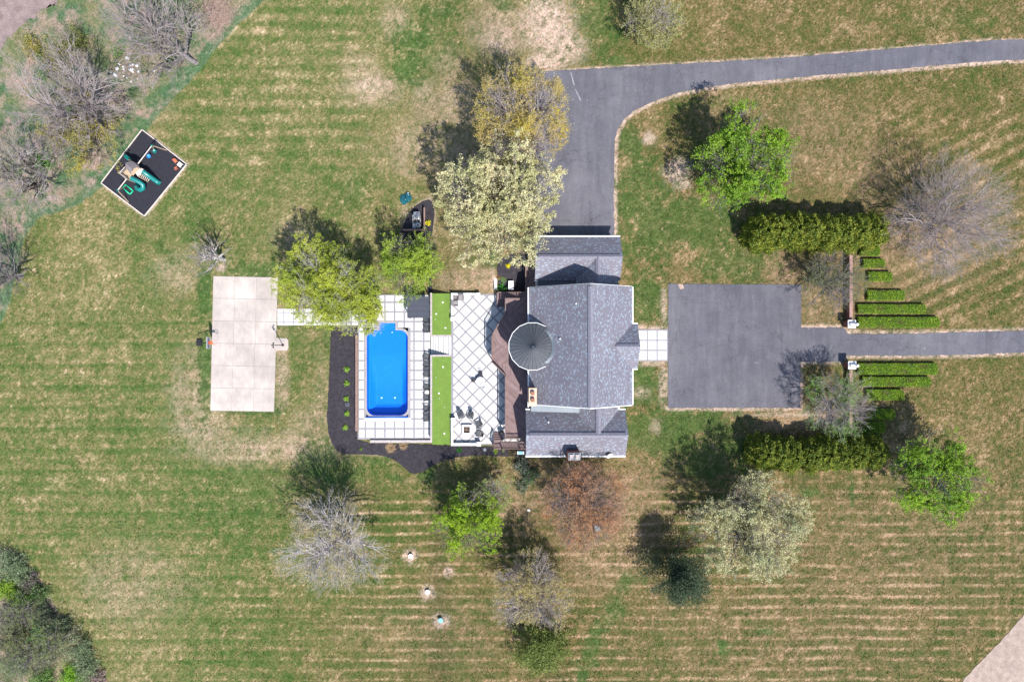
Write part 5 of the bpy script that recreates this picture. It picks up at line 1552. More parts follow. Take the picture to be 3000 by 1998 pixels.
# ------------------------------------------------------------------ things by the house
c = P(1497, 836, 1.5)
gzz = float(ground(c.x, c.y)) + .05
t = thing('utility_box', (c.x, c.y, gzz), 'tall white utility box in the mulch beside the deck stair', 'utility box')
obj('cabinet', MB().box(c.x - .30, c.x + .30, c.y - .53, c.y + .53, gzz, gzz + 1.0), 'white_plastic', t)
obj('lid', MB().box(c.x - .33, c.x + .33, c.y - .56, c.y + .56, gzz + 1.0, gzz + 1.06), 'white_plastic', t)
wall_px('garden_wall', 1448, 790, 1456, 848, -0.2, 0.9, 'pale capped garden wall holding the mulch bed by the deck stair', 'light_stone', cap=.55)
c = P(1525.5, 1327.5, 1.0); gzz = float(ground(c.x, c.y))
t = thing('air_conditioner', (c.x, c.y, gzz), 'pale blue grey air conditioner beside the wing corner and deck stair', 'air conditioner')
obj('case', MB().box(c.x - .45, c.x + .45, c.y - .2, c.y + .2, gzz, gzz + .8), 'dish', t)
obj('grille', MB().box(c.x - .3, c.x + .3, c.y - .16, c.y + .16, gzz + .8, gzz + .84), 'lid_blue', t)
c = P(1473, 1268, 1.0)
t = thing('kettle_grill', (c.x, c.y, 0.014), 'black round barbecue grill with a pale side shelf below the deck', 'grill')
obj('bowl', MB().lathe((c.x - .2, c.y, .55), [(.1, 0), (.3, .15), (.32, .3), (.2, .5), (.05, .55)], 16), 'metal_black', t, True)
for k in range(3): obj('leg', MB().tube([(c.x - .2 + .15 * math.cos(2.1 * k), c.y + .15 * math.sin(2.1 * k), .6), (c.x - .2 + .3 * math.cos(2.1 * k), c.y + .3 * math.sin(2.1 * k), .014)], .02, 5), 'metal_black', t)
obj('shelf', MB().rbox((c.x + .28, c.y + .05, .78), (.42, .30, .03), .5), 'white_plastic', t)
# septic covers, a marker stick and odds and ends in the lawn
for (u, v, m, lab) in ((1203, 1629, 'white_plastic', 'round white well cover in a bare ring, next to the pale grey tree'), (1252.5, 1734, 'white_plastic', 'round white well cover in a bare ring, between the two others'), (1291, 1817, 'lid_blue', 'round pale blue well cover in a ring of bare soil')):
    c = PG(u, v, .3)
    t = thing('well_cover', (c.x, c.y, c.z - .3), lab, 'well cover')
    obj('riser', MB().lathe((c.x, c.y, c.z - .32), [(.31, 0), (.31, .30)], 20), 'metal_flash', t)
    obj('lid', MB().lathe((c.x, c.y, c.z - .02), [(.33, 0), (.33, .04), (.29, .06)], 20), m, t)
c = PG(1314, 1681)
t = thing('marker_stake', c, 'short dark stake leaning in a bare patch of lawn', 'stake')
obj('stake', MB().tube([c - Vector((0, 0, .1)), c + Vector((-.05, .1, .75))], .04, 6), 'metal_black', t)
obj('cap', MB().lathe((c.x - .05, c.y + .1, c.z + .74), [(.06, 0), (.06, .06)], 8), 'metal_black', t)
c = PG(1748, 1541)
t = thing('utility_pedestal', c, 'pale blue utility pedestal under the rusty orange tree', 'utility box')
obj('case', MB().rbox((c.x, c.y, c.z + .35), (.62, .75, .7), .25), 'dish', t); obj('lid', MB().rbox((c.x, c.y, c.z + .73), (.68, .81, .06), .25), 'lid_blue', t)
c = PG(1549, 1494)
t = thing('meter_lid', c, 'small white rectangular lid lying in the grass between two trees', 'lid')
obj('frame', MB().rbox((c.x, c.y, c.z + .04), (.38, .26, .1), -.4), 'metal_light', t); obj('lid', MB().rbox((c.x, c.y, c.z + .11), (.34, .22, .05), -.4), 'white_plastic', t)
c = PG(1018, 1185)
t = thing('drain_cap', (c.x, c.y, c.z), 'dark grey round drain cap in the mulch between young shrubs', 'drain cap')
obj('ring', MB().lathe((c.x, c.y, c.z), [(.26, 0), (.26, .10)], 16), 'metal_flash', t); obj('grate', MB().lathe((c.x, c.y, c.z + .1), [(.22, 0), (.22, .03)], 16), 'metal_dark', t)
c = PG(1421, 1317)
t = thing('drain_cap', (c.x, c.y, c.z), 'pale grey round drain cap in the mulch below the stair landing', 'drain cap')
obj('ring', MB().lathe((c.x, c.y, c.z), [(.22, 0), (.22, .10)], 16), 'metal_flash', t); obj('grate', MB().lathe((c.x, c.y, c.z + .1), [(.18, 0), (.18, .03)], 16), 'metal_flash', t)

# ------------------------------------------------------------------ gate walls, pillars and statues
for (sgn, lab1) in ((-1, 'north'), (1, 'south')):
    pu, pv = (2496, 949.5) if sgn < 0 else (2497, 1070)
    wz_ = 2.3 + 1.1
    side = 'tall arborvitae row beside the bare spreading tree' if sgn < 0 else 'sparse tree that shades the parking court'
    va, vb = (744, 937) if sgn < 0 else (1083, 1290)
    x0, x1, y0, y1 = rect_px(2489, va, 2498, vb, wz_)
    w = thing('brick_wall', ((x0 + x1) / 2, (y0 + y1) / 2, 2.3), 'narrow pinkish brick garden wall running to the ' + side, 'wall')
    obj('wall_body', MB().box(x0 + .05, x1 - .05, y0, y1, 2.2, wz_ - .1), 'brick', w)
    n = int((y1 - y0) / .11)
    bm = bpy.data.meshes.new('brick'); b_ = MB().box(-(x1 - x0) / 2, (x1 - x0) / 2, -.048, .048, 0, .098)
    bm.from_pydata(b_.v, [], b_.f); bm.materials.append(M['wall_brick'])
    for k in range(n):
        o = bpy.data.objects.new('brick', bm); o.location = (0, y0 + (k + .5) * (y1 - y0) / n - (y0 + y1) / 2, wz_ - .1 - 2.3 + random.uniform(-.004, .004)); link(o, w)
    pz = 2.3 + 1.75
    c = P(pu, pv, pz)
    pl = thing('gate_pillar', (c.x, c.y, 2.3), 'square brick gate pillar with white cap ending the wall to the ' + side, 'pillar')
    obj('shaft', MB().box(c.x - .38, c.x + .38, c.y - .38, c.y + .38, 2.2, pz - .12), 'brick', pl)
    obj('cap', MB().box(c.x - .50, c.x + .50, c.y - .50, c.y + .50, pz - .12, pz), 'stone_white', pl)
    # crouching stone animal looking out along the drive
    stt = thing('stone_statue', (c.x, c.y, pz), 'white stone crouching lion on the gate pillar ' + ('towards the bare spreading tree' if sgn < 0 else 'towards the sparse pinkish tree'), 'statue')
    g = MB()
    spine = [(-.36, .05, .14), (-.25, .04, .24), (-.05, .0, .28), (.12, 0, .32), (.26, -.02, .44), (.36, -.04, .56), (.48, -.05, .58), (.60, -.05, .52)]
    g.tube([(c.x + x, c.y + y, pz + z) for x, y, z in spine], [.06, .15, .15, .16, .15, .16, .13, .06], 10)
    obj('body', g, 'stone_white', stt, True)
    obj('mane', MB().lathe((c.x + .40, c.y - .045, pz + .38), [(.10, 0), (.21, .1), (.22, .2), (.12, .34)], 12), 'stone_white', stt, True)
    for sy_ in (-.15, .13):
        obj('paw', MB().tube([(c.x + .14, c.y + sy_, pz + .22), (c.x + .30, c.y + sy_, pz + .06), (c.x + .48, c.y + sy_, pz + .05)], [.09, .06, .05], 8), 'stone_white', stt, True)
        obj('haunch', MB().tube([(c.x - .28, c.y + sy_, pz + .07), (c.x - .15, c.y + sy_ * 1.15, pz + .2), (c.x - .02, c.y + sy_ * 1.1, pz + .06)], [.08, .11, .05], 8), 'stone_white', stt, True)
    obj('tail', MB().tube([(c.x - .36, c.y + .05, pz + .12), (c.x - .44, c.y - .12, pz + .05), (c.x - .30, c.y - .26, pz + .05)], .03, 6), 'stone_white', stt, True)
# ------------------------------------------------------------------ vegetation
def norm(a): return a / (np.linalg.norm(a, axis=-1, keepdims=True) + 1e-9)

def tubes_np(p0, p1, r0, r1, n=3):
    d = norm(p1 - p0)
    ref = np.where(np.abs(d[:, 2:3]) < 0.9, np.array([[0, 0, 1.0]]), np.array([[1.0, 0, 0]]))
    a = norm(np.cross(d, ref)); b = np.cross(a, d)
    ang = 2 * np.pi * np.arange(n) / n
    ring = a[:, None, :] * np.cos(ang)[None, :, None] + b[:, None, :] * np.sin(ang)[None, :, None]
    v = np.concatenate([p0[:, None, :] + ring * np.reshape(r0, (-1, 1, 1)), p1[:, None, :] + ring * np.reshape(r1, (-1, 1, 1))], 1)
    m = len(p0)
    base = np.arange(m)[:, None, None] * (2 * n)
    k = np.arange(n)
    q = np.stack([k, (k + 1) % n, n + (k + 1) % n, n + k], -1)[None] + base
    return v.reshape(-1, 3), q.reshape(-1, 4)

def leaves_np(R, c, size, up=0.5, aspect=0.62):
    m = len(c)
    nrm = norm(R.normal(size=(m, 3)) + np.array([0, 0, up]))
    t = norm(np.cross(nrm, R.normal(size=(m, 3)))); b = np.cross(nrm, t)
    s = size * R.uniform(0.65, 1.35, (m, 1))
    v = np.stack([c - t * s, c - b * s * aspect, c + t * s, c + b * s * aspect], 1)
    return v.reshape(-1, 3), np.arange(m * 4).reshape(m, 4)

def link_mesh(name, me, parent):
    o = bpy.data.objects.new(name, me)
    return link(o, parent)

LEAF_GAIN = 1.35
def make_tree(name, label, u, v, R, h, seed, leaf=None, n_leaf=0, leaf_size=0.13, bark='bark', n_tip=900, twigs=3, twig_len=0.55, twig_r=0.010, group=None, flat=0.75, cb=0.30, lean=(0, 0), tint_var=0.22,
              shell=0.5, lobes=0.30, ground_z=None, cat='tree', trunk_r=None, patchy=0.0, leaf2=None, up=0.5, twig_bark=None, gap=0.0, spread=1.0):
    """u, v: centre of the crown in the photo; R crown radius; h height, all above the ground beneath it"""
    rg = np.random.default_rng(seed)
    n_leaf = int(n_leaf * 2.5); leaf_size *= 0.72; up = 1.0
    if leaf is not None: leaf = tuple(min(.75, c * LEAF_GAIN) for c in leaf)
    if leaf2 is not None: leaf2 = tuple(min(.75, c * LEAF_GAIN) for c in leaf2)
    zc = h * (cb + 1) / 2
    p = None; z = 0.0
    for _ in range(6):
        p = P(u, v, z + zc); z = float(ground(p.x, p.y))
    base = Vector((p.x - lean[0], p.y - lean[1], 0)); base.z = float(ground(base.x, base.y))
    top0 = np.array([lean[0], lean[1], 0.0])
    t = thing(name, base, label, cat, group)
    # tips inside an uneven ellipsoid
    d = norm(rg.normal(size=(n_tip, 3)))
    ph = rg.uniform(0, 6.28, 6)
    az = np.arctan2(d[:, 1], d[:, 0])
    bump = 1 + lobes * (0.5 * np.sin(3 * az + ph[0]) * np.cos(2 * d[:, 2] + ph[1]) + 0.4 * np.sin(5 * az + ph[2] + 2 * d[:, 2]) + 0.35 * np.sin(2 * az + ph[3] - 3 * d[:, 2]))
    rad = rg.random(n_tip) ** shell * bump
    Rz = h * (1 - cb) / 2
    tips = d * rad[:, None] * np.array([R, R, Rz]) + np.array([0, 0, zc]) + top0
    low = tips[:, 2] < zc
    tips[low, 2] = zc + (tips[low, 2] - zc) * flat
    if gap:        # open pockets in the crown
        for _ in range(int(7)):
            g = norm(rg.normal(size=3) + np.array([0, 0, .6])) * np.array([R, R, Rz]) * 0.75 + np.array([0, 0, zc]) + top0
            tips = tips[np.linalg.norm((tips - g) / np.array([1, 1, .8]), axis=1) > gap * R]
    n_tip = len(tips)
    fork = np.array([lean[0] * .35, lean[1] * .35, h * cb * 0.75])
    n3 = min(max(120, n_tip // 5), n_tip * 2 // 3); n1, n2 = 9, min(max(40, n_tip // 22), n3 // 2)
    i3 = rg.choice(n_tip, n3, False); i2 = i3[:n2]; i1 = i2[:n1]
    def near(a, b):
        return np.argmin(((a[:, None, :] - b[None]) ** 2).sum(-1), 1)
    c1, c2, c3 = tips[i1], tips[i2], tips[i3]
    up1 = np.array([0, 0, 0.10 * h])
    node1 = fork + 0.42 * (c1 - fork) + up1 * rg.uniform(.2, .8, (n1, 1))
    par2 = near(c2, c1); node2 = node1[par2] + 0.55 * (c2 - node1[par2]) + rg.normal(scale=.05 * R, size=(n2, 3))
    par3 = near(c3, c2); node3 = node2[par3] + 0.58 * (c3 - node2[par3]) + rg.normal(scale=.03 * R, size=(n3, 3))
    part = near(tips, c3)
    tr0 = trunk_r or 0.034 * R + 0.06
    segs = []
    def edge(a, b, ra, rb, n=2, jit=0.04):
        L = np.linalg.norm(b - a, axis=1, keepdims=True)
        prev = a; pr = np.full(len(a), ra)
        for k in range(1, n + 1):
            f = k / n
            q = a + (b - a) * f + (rg.normal(size=a.shape) * jit * L if k < n else 0)
            rr_ = np.full(len(a), ra + (rb - ra) * f)
            segs.append((prev, q, pr, rr_)); prev = q; pr = rr_
    one = lambda x: np.asarray(x, float)[None]
    b0 = np.zeros((1, 3)) + np.array([0, 0, -.25])
    edge(b0, one(fork), tr0 * 1.35, tr0, 4, .015)
    edge(np.repeat(one(fork), n1, 0), node1, tr0 * .74, tr0 * .48, 3, .04)
    edge(node1[par2], node2, tr0 * .42, tr0 * .22, 3, .05)
    big = len(segs)
    v1 = []; q1 = []; o = 0
    for s_ in segs:
        a_, b_ = tubes_np(*s_, n=6); v1.append(a_); q1.append(b_ + o); o += len(a_)
    link_mesh('trunk', np_mesh('trunk', np.concatenate(v1), np.concatenate(q1), [bark]), t)
    segs.clear()
    edge(node2[par3], node3, max(tr0 * .18, twig_r * 2.2), max(tr0 * .09, twig_r * 1.5), 2, .06)
    edge(node3[part], tips, max(tr0 * .08, twig_r * 1.4), twig_r, 2, .07)
    tw = np.repeat(tips, twigs, 0)
    out = norm(tw - (fork + np.array([0, 0, h * .12])))
    dirs = norm(out * 0.9 + rg.normal(size=tw.shape) * .55 + np.array([0, 0, .15]))
    start = tw - out * rg.uniform(0, .5, (len(tw), 1)) * twig_len
    ends = start + dirs * twig_len * rg.uniform(.5, 1.3, (len(tw), 1))
    segs.append((start, ends, np.full(len(tw), twig_r * .9), np.full(len(tw), twig_r * .45)))
    v1 = []; q1 = []; o = 0
    for s_ in segs:
        a_, b_ = tubes_np(*s_, n=3); v1.append(a_); q1.append(b_ + o); o += len(a_)
    v1 = np.concatenate(v1); q1 = np.concatenate(q1); mi = np.zeros(len(q1), int); tint = np.full((len(v1), 3), .1)
    if n_leaf and leaf is not None:
        prob = np.ones(len(ends))
        if patchy:
            f = np.sin(ends[:, 0] * 1.3 + ph[4]) + np.sin(ends[:, 1] * 1.1 + ph[5]) + np.sin(ends[:, 2] * 1.7)
            prob = np.clip(.5 + patchy * f, .02, None)
        k = rg.choice(len(ends), n_leaf, p=prob / prob.sum())
        c = start[k] + (ends[k] - start[k]) * rg.uniform(.25, 1.1, (n_leaf, 1)) + rg.normal(size=(n_leaf, 3)) * .10 * spread
        lv, lq = leaves_np(rg, c, leaf_size, up)
        lt = np.array(leaf)[None] * (1 + rg.normal(size=(n_leaf, 1)) * tint_var) * (1 + rg.normal(size=(n_leaf, 3)) * .06)
        if leaf2 is not None:
            w = np.clip(.5 + .5 * np.sin(c[:, 0] * .9 + ph[0]) * np.sin(c[:, 1] * .9 + ph[1]) + rg.normal(size=n_leaf) * .25, 0, 1)[:, None]
            lt = lt * (1 - w) + w * np.array(leaf2)[None] * (1 + rg.normal(size=(n_leaf, 1)) * tint_var)
        lt = np.repeat(np.clip(lt, .004, .9), 4, 0)
        q1 = np.concatenate([q1, lq + len(v1)]); mi = np.concatenate([mi, np.ones(len(lq), int)])
        v1 = np.concatenate([v1, lv]); tint = np.concatenate([tint, lt])
    link_mesh('crown', np_mesh('crown', v1, q1, [twig_bark or bark, 'leaf'], mi, tint), t)
    return t

CREAM, CREAM2 = (0.50, 0.455, 0.275), (0.35, 0.345, 0.165)
YG, YG2 = (0.335, 0.365, 0.045), (0.205, 0.255, 0.030)
BRIGHT, BRIGHT2 = (0.200, 0.310, 0.025), (0.115, 0.205, 0.022)
# trees on the lawn
make_tree('budding_tree', 'twiggy tree with golden yellow buds beside the driveway', 1528, 338, 6.0, 11.5, 1, (0.40, 0.325, 0.05), 17000, .08, 'bark_pale', 1500, 4, .7, .012, patchy=.5, leaf2=(0.38, 0.30, 0.12), shell=.42, twig_bark='bark_pale', lobes=.18)
make_tree('blossoming_tree', 'large cream blossoming tree overhanging the garage roof', 1466, 590, 7.3, 13, 2, CREAM, 30000, .125, 'bark', 1700, 4, .7, .010, leaf2=CREAM2, patchy=.25, gap=.16, shell=.5)
make_tree('birch_tree', 'broad yellow green birch arching over the pool path', 935, 835, 5.2, 11, 3, YG, 24000, .105, 'bark_white', 1300, 4, .75, .009, leaf2=YG2, patchy=.35, gap=.2, group='birches by the pool')
make_tree('birch_tree', 'yellow green birch whose branches spread above the corner of the pool deck', 1022, 872, 4.6, 10, 4, YG, 21000, .105, 'bark_white', 1200, 4, .75, .009, leaf2=YG2, patchy=.35, gap=.2, group='birches by the pool')
make_tree('birch_tree', 'fresh yellow green birch below the pool equipment', 1200, 775, 4.0, 9, 5, (0.27, 0.345, 0.04), 11000, .10, 'bark', 900, 4, .6, .009, leaf2=(0.19, 0.28, 0.03), patchy=.3, gap=.2, group='birches by the pool')
make_tree('leafy_tree', 'bright green leafy tree inside the driveway curve', 2180, 478, 6.0, 11, 6, BRIGHT, 17000, .13, 'bark', 1200, 4, .65, .010, leaf2=BRIGHT2, patchy=.4, gap=.2)
make_tree('bare_tree', 'wide spreading bare grey tree beside the arborvitae row', 2795, 635, 7.4, 11.5, 7, (0.235, 0.165, 0.135), 5500, .06, 'bark_pale', 1500, 4, 1.1, .008, shell=.38, lobes=.2, flat=.9, cb=.16, twig_bark='bark_pale', trunk_r=.21)
make_tree('budding_tree', 'small pale green budding tree beyond the driveway', 1915, 60, 3.5, 7, 8, (0.26, 0.255, 0.10), 6500, .095, 'bark_pale', 700, 4, .55, .010, patchy=.3)
make_tree('ornamental_tree', 'thin half bare ornamental tree straddling the brick wall by the arborvitae row', 2440, 825, 4.0, 6.5, 9, (0.14, 0.16, 0.07), 2600, .075, 'bark', 700, 4, .55, .009, patchy=.4)
make_tree('ornamental_tree', 'sparse pinkish grey tree casting its shade on the parking court', 2462, 1185, 4.3, 7.5, 10, (0.12, 0.21, 0.04), 3800, .085, 'bark_pale', 900, 4, .6, .010, patchy=.9)
make_tree('leafy_tree', 'bright green leafy tree beyond the end of the lower arborvitae row', 2738, 1393, 5.3, 10, 11, BRIGHT, 14000, .125, 'bark', 1100, 4, .65, .010, leaf2=BRIGHT2, patchy=.45, gap=.2)
make_tree('blossoming_tree', 'large pale cream tree on the striped lawn', 2205, 1545, 6.4, 11.5, 12, (0.44, 0.40, 0.225), 22000, .105, 'bark', 1500, 4, .65, .010, leaf2=(0.29, 0.30, 0.155), patchy=.3, gap=.18)
make_tree('rusty_tree', 'bare tree with rusty orange buds against the south chimney', 1712, 1480, 5.4, 9.5, 13, (0.38, 0.175, 0.08), 15000, .07, 'bark', 1300, 4, .75, .009, patchy=.2, leaf2=(0.33, 0.20, 0.12), shell=.42, cb=.2, lobes=.12)
make_tree('budding_tree', 'grey twiggy tree with yellowish buds above the round evergreen', 1562, 1735, 4.9, 9, 14, (0.34, 0.285, 0.11), 6500, .085, 'bark_pale', 1300, 4, .6, .011, patchy=.4, shell=.42)
make_tree('leafy_tree', 'lime green tree between fire pit bed and rusty tree', 1372, 1530, 4.2, 8.5, 15, (0.235, 0.335, 0.020), 11500, .11, 'bark', 900, 4, .55, .010, leaf2=(0.18, 0.28, 0.02), patchy=.45, gap=.22)
make_tree('ornamental_tree', 'thin pale sapling with few green leaves beside the lime green tree', 1447, 1445, 2.4, 6.5, 16, (0.19, 0.24, 0.06), 1500, .08, 'bark_pale', 300, 4, .55, .010, patchy=.4)
make_tree('pale_tree', 'nearly bare whitish tree with pale twigs on the south lawn', 972, 1600, 6.2, 13, 17, (0.32, 0.27, 0.135), 5000, .085, 'bark_white', 1200, 4, .8, .009, patchy=.45, shell=.42, lobes=.35, twig_bark='bark_white', lean=(-.5, -.8), trunk_r=.36)
make_tree('bare_tree', 'small leaning bare tree by the corner of the ball court', 606, 752, 2.8, 8.0, 18, None, 0, .1, 'bark_white', 150, 3, .6, .013, lean=(-.3, -.2), cb=.25, twig_bark='bark_pale', trunk_r=.20)
# thicket at the north-west edge
make_tree('bare_tree', 'tall bare grey tree leaning out of the thicket over the brush pile', 440, 95, 6.6, 13, 21, (0.17, 0.17, 0.06), 900, .08, 'bark', 750, 4, 1.0, .010, shell=.4, cb=.15, lean=(-2.5, 1.0), trunk_r=.30, twig_bark='bark_pale', lobes=.35, group='trees in the thicket')
make_tree('bare_tree', 'large bare grey tree in the thicket behind the playground', 200, 290, 7.6, 13, 22, None, 0, .08, 'bark', 1000, 4, 1.0, .010, shell=.4, cb=.15, twig_bark='bark_pale', trunk_r=.30, group='trees in the thicket')
make_tree('budding_tree', 'sparse tree with small yellow leaves at the corner of the playground', 240, 385, 5.2, 7, 23, (0.36, 0.31, 0.06), 5200, .10, 'bark_dark', 700, 4, .7, .009, patchy=.8, leaf2=(0.26, 0.24, 0.07), flat=.6, lobes=.4, group='trees in the thicket')
make_tree('bare_tree', 'bare tree with dark trunk in the thicket below the yellow leaved tree', 40, 515, 5.8, 11.5, 24, (0.13, 0.20, 0.05), 500, .09, 'bark_dark', 520, 4, .9, .011, shell=.42, cb=.15, twig_bark='bark_pale', group='trees in the thicket')
make_tree('bare_tree', 'bare tree at the thicket tip beside the open lawn', -25, 800, 4.6, 10, 25, None, 0, .09, 'bark', 380, 4, .8, .010, shell=.45, cb=.15, group='trees in the thicket')

def shrub(name, label, u, v, R, h, seed, col, n, size=.09, col2=None, bark='bark_dark', group=None, cat='shrub', stems=40, up=.6, var=.25, hollow=.55):
    rg = np.random.default_rng(seed)
    p = PG(u, v, h * .55)
    z = float(ground(p.x, p.y))
    t = thing(name, (p.x, p.y, z), label, cat, group)
    d = norm(rg.normal(size=(stems, 3)) + np.array([0, 0, .5])); d[:, 2] = np.abs(d[:, 2])
    ends = d * np.array([R, R, h * .95]) * rg.uniform(.6, 1.0, (stems, 1))
    st0 = np.concatenate([rg.normal(size=(stems, 2)) * R * .12, np.full((stems, 1), -.08)], 1)
    mid = st0 * .3 + ends * np.array([.45, .45, .6])
    v1, q1 = tubes_np(np.concatenate([st0, mid]), np.concatenate([mid, ends]), np.repeat([.018, .012], stems), np.repeat([.012, .005], stems), 4)
    link_mesh('stems', np_mesh('stems', v1, q1, [bark]), t)
    d = norm(rg.normal(size=(n, 3))); d[:, 2] = np.abs(d[:, 2]) * 1.0
    az = np.arctan2(d[:, 1], d[:, 0]); ph = rg.uniform(0, 6.28, 3)
    b = 1 + .30 * np.sin(3 * az + ph[0] + d[:, 2] * 3) + .24 * np.sin(7 * az + ph[1] - 4 * d[:, 2]) + .15 * np.sin(13 * az + ph[2])
    c = d * (rg.uniform(hollow, 1, (n, 1)) * b[:, None]) * np.array([R, R, h * .95]) + rg.normal(size=(n, 3)) * .04
    c[:, 2] = np.maximum(c[:, 2], .05)
    lv, lq = leaves_np(rg, c, size, 1.0)
    col = tuple(c * 1.6 for c in col); col2 = None if col2 is None else tuple(c * 1.6 for c in col2)
    lt = np.array(col)[None] * (1 + rg.normal(size=(n, 1)) * var)
    if col2 is not None:
        w = (rg.random((n, 1)) < .4); lt = np.where(w, np.array(col2)[None] * (1 + rg.normal(size=(n, 1)) * var), lt)
    link_mesh('foliage', np_mesh('foliage', lv, lq, ['leaf'], None, np.repeat(np.clip(lt, .004, .9), 4, 0)), t)
    return t

# dark pine and round evergreens
def evergreen(name, label, u, v, R, h, seed, col, n, size, col2, cat='tree', tiers=10, taper=.85, group=None, spread=.35):
    rg = np.random.default_rng(seed)
    z = 0.0
    for _ in range(5):
        p = P(u, v, z + h * .42); z = float(ground(p.x, p.y))
    t = thing(name, (p.x, p.y, z), label, cat, group)
    v1 = []; q1 = []; o = 0
    a_, b_ = tubes_np(np.array([[0, 0, -.2], [0, 0, h * .5]]), np.array([[0, 0, h * .5], [0, 0, h * .97]]), np.array([.045 * R + .05, .03 * R + .03]), np.array([.03 * R + .03, .02]), 7)
    v1.append(a_); q1.append(b_); o += len(a_)
    nb = tiers * 8
    f = rg.random(nb) ** .8
    az = rg.uniform(0, 6.28, nb)
    zb = h * (.10 + .85 * f)
    Lb = R * (1 - f ** 1.3 * taper) * rg.uniform(.7, 1.12, nb)
    s0 = np.stack([0 * az, 0 * az, zb], -1); s1 = s0 + np.stack([np.cos(az) * Lb, np.sin(az) * Lb, Lb * .12 - .1], -1)
    a_, b_ = tubes_np(s0, s1, np.full(nb, .03), np.full(nb, .012), 4)
    v1.append(a_); q1.append(b_ + o)
    link_mesh('trunk', np_mesh('trunk', np.concatenate(v1), np.concatenate(q1), ['bark_dark']), t)
    k = rg.integers(0, nb, n); tt = rg.random((n, 1)) ** .6
    c = s0[k] + (s1[k] - s0[k]) * tt * 1.05 + rg.normal(size=(n, 3)) * spread * np.array([1, 1, .5])
    lv, lq = leaves_np(rg, c, size, .7, .4)
    w = rg.random((n, 1)) < .3
    lt = np.where(w, np.array(col2)[None], np.array(col)[None]) * (1 + rg.normal(size=(n, 1)) * .22)
    link_mesh('crown', np_mesh('crown', lv, lq, ['leaf'], None, np.repeat(np.clip(lt, .003, .9), 4, 0)), t)
    return t
evergreen('pine_tree', 'dark green pine standing alone on the striped lawn', 1988, 1685, 4.9, 9.5, 31, (0.055, 0.088, 0.048), 19000, .12, (0.115, 0.145, 0.08), tiers=7, spread=.42)
evergreen('round_evergreen', 'round yellowish green evergreen half shaded by the grey twiggy tree', 1585, 1892, 4.3, 5.5, 32, (0.17, 0.22, 0.055), 19000, .12, (0.25, 0.285, 0.08), taper=.55, spread=.30)

# arborvitae rows: each plant a thing of its own
def arborvitae(label, u, v, R, h, seed, group, col=(0.115, 0.165, 0.024), col2=(0.24, 0.265, 0.034)):
    rg = np.random.default_rng(seed)
    z = 2.3
    p = P(u, v, z + h * .6)
    t = thing('arborvitae', (p.x, p.y, z), label, 'evergreen', group)
    a_, b_ = tubes_np(np.array([[0, 0, -.2]]), np.array([[0, 0, h * .9]]), np.array([.1]), np.array([.02]), 6)
    link_mesh('trunk', np_mesh('trunk', a_, b_, ['bark_dark']), t)
    n = 8000
    f = rg.random(n); az = rg.uniform(0, 6.28, n)
    prof = np.clip((1 - (np.abs(f - .35) / .66) ** 2.6), .02, 1) ** .5
    ph = rg.uniform(0, 6.28, 4)
    lump = 1 + .13 * np.sin(4 * az + ph[0] + 7 * f) + .10 * np.sin(9 * az + ph[1] - 9 * f)
    r = R * prof * lump * rg.uniform(.72, 1.02, n)
    c = np.stack([np.cos(az) * r, np.sin(az) * r * 1.25, .15 + f * (h - .15) * (1 + .04 * np.sin(5 * az + ph[2]))], -1) + rg.normal(size=(n, 3)) * .05
    lv, lq = leaves_np(rg, c, .13, .8, .5)
    w = np.clip(.5 + .5 * np.sin(az * 6 + f * 14 + ph[3]) + rg.normal(size=n) * .3, 0, 1)[:, None]
    lt = (np.array(col)[None] * (1 - w) + np.array(col2)[None] * w) * (1 + rg.normal(size=(n, 1)) * .25)
    link_mesh('crown', np_mesh('crown', lv, lq, ['leaf'], None, np.repeat(np.clip(lt, .003, .9), 4, 0)), t)
for k in range(8):
    arborvitae('lumpy yellow green arborvitae in the tall row beside the bare spreading tree', 2228 + 47 * k + random.uniform(-6, 6), 679 + random.uniform(-5, 5), 1.75, random.uniform(5.2, 6.1), 40 + k, 'tall arborvitae row by the bare tree')
for k in range(8):
    arborvitae('lumpy dark yellow green arborvitae in the tall row beside the pale cream tree', 2228 + 47 * k + random.uniform(-8, 8), 1330 + random.uniform(-6, 6), 1.65, random.uniform(4.6, 5.8), 60 + k, 'tall arborvitae row by the cream tree', (0.095, 0.145, 0.022), (0.22, 0.255, 0.034))

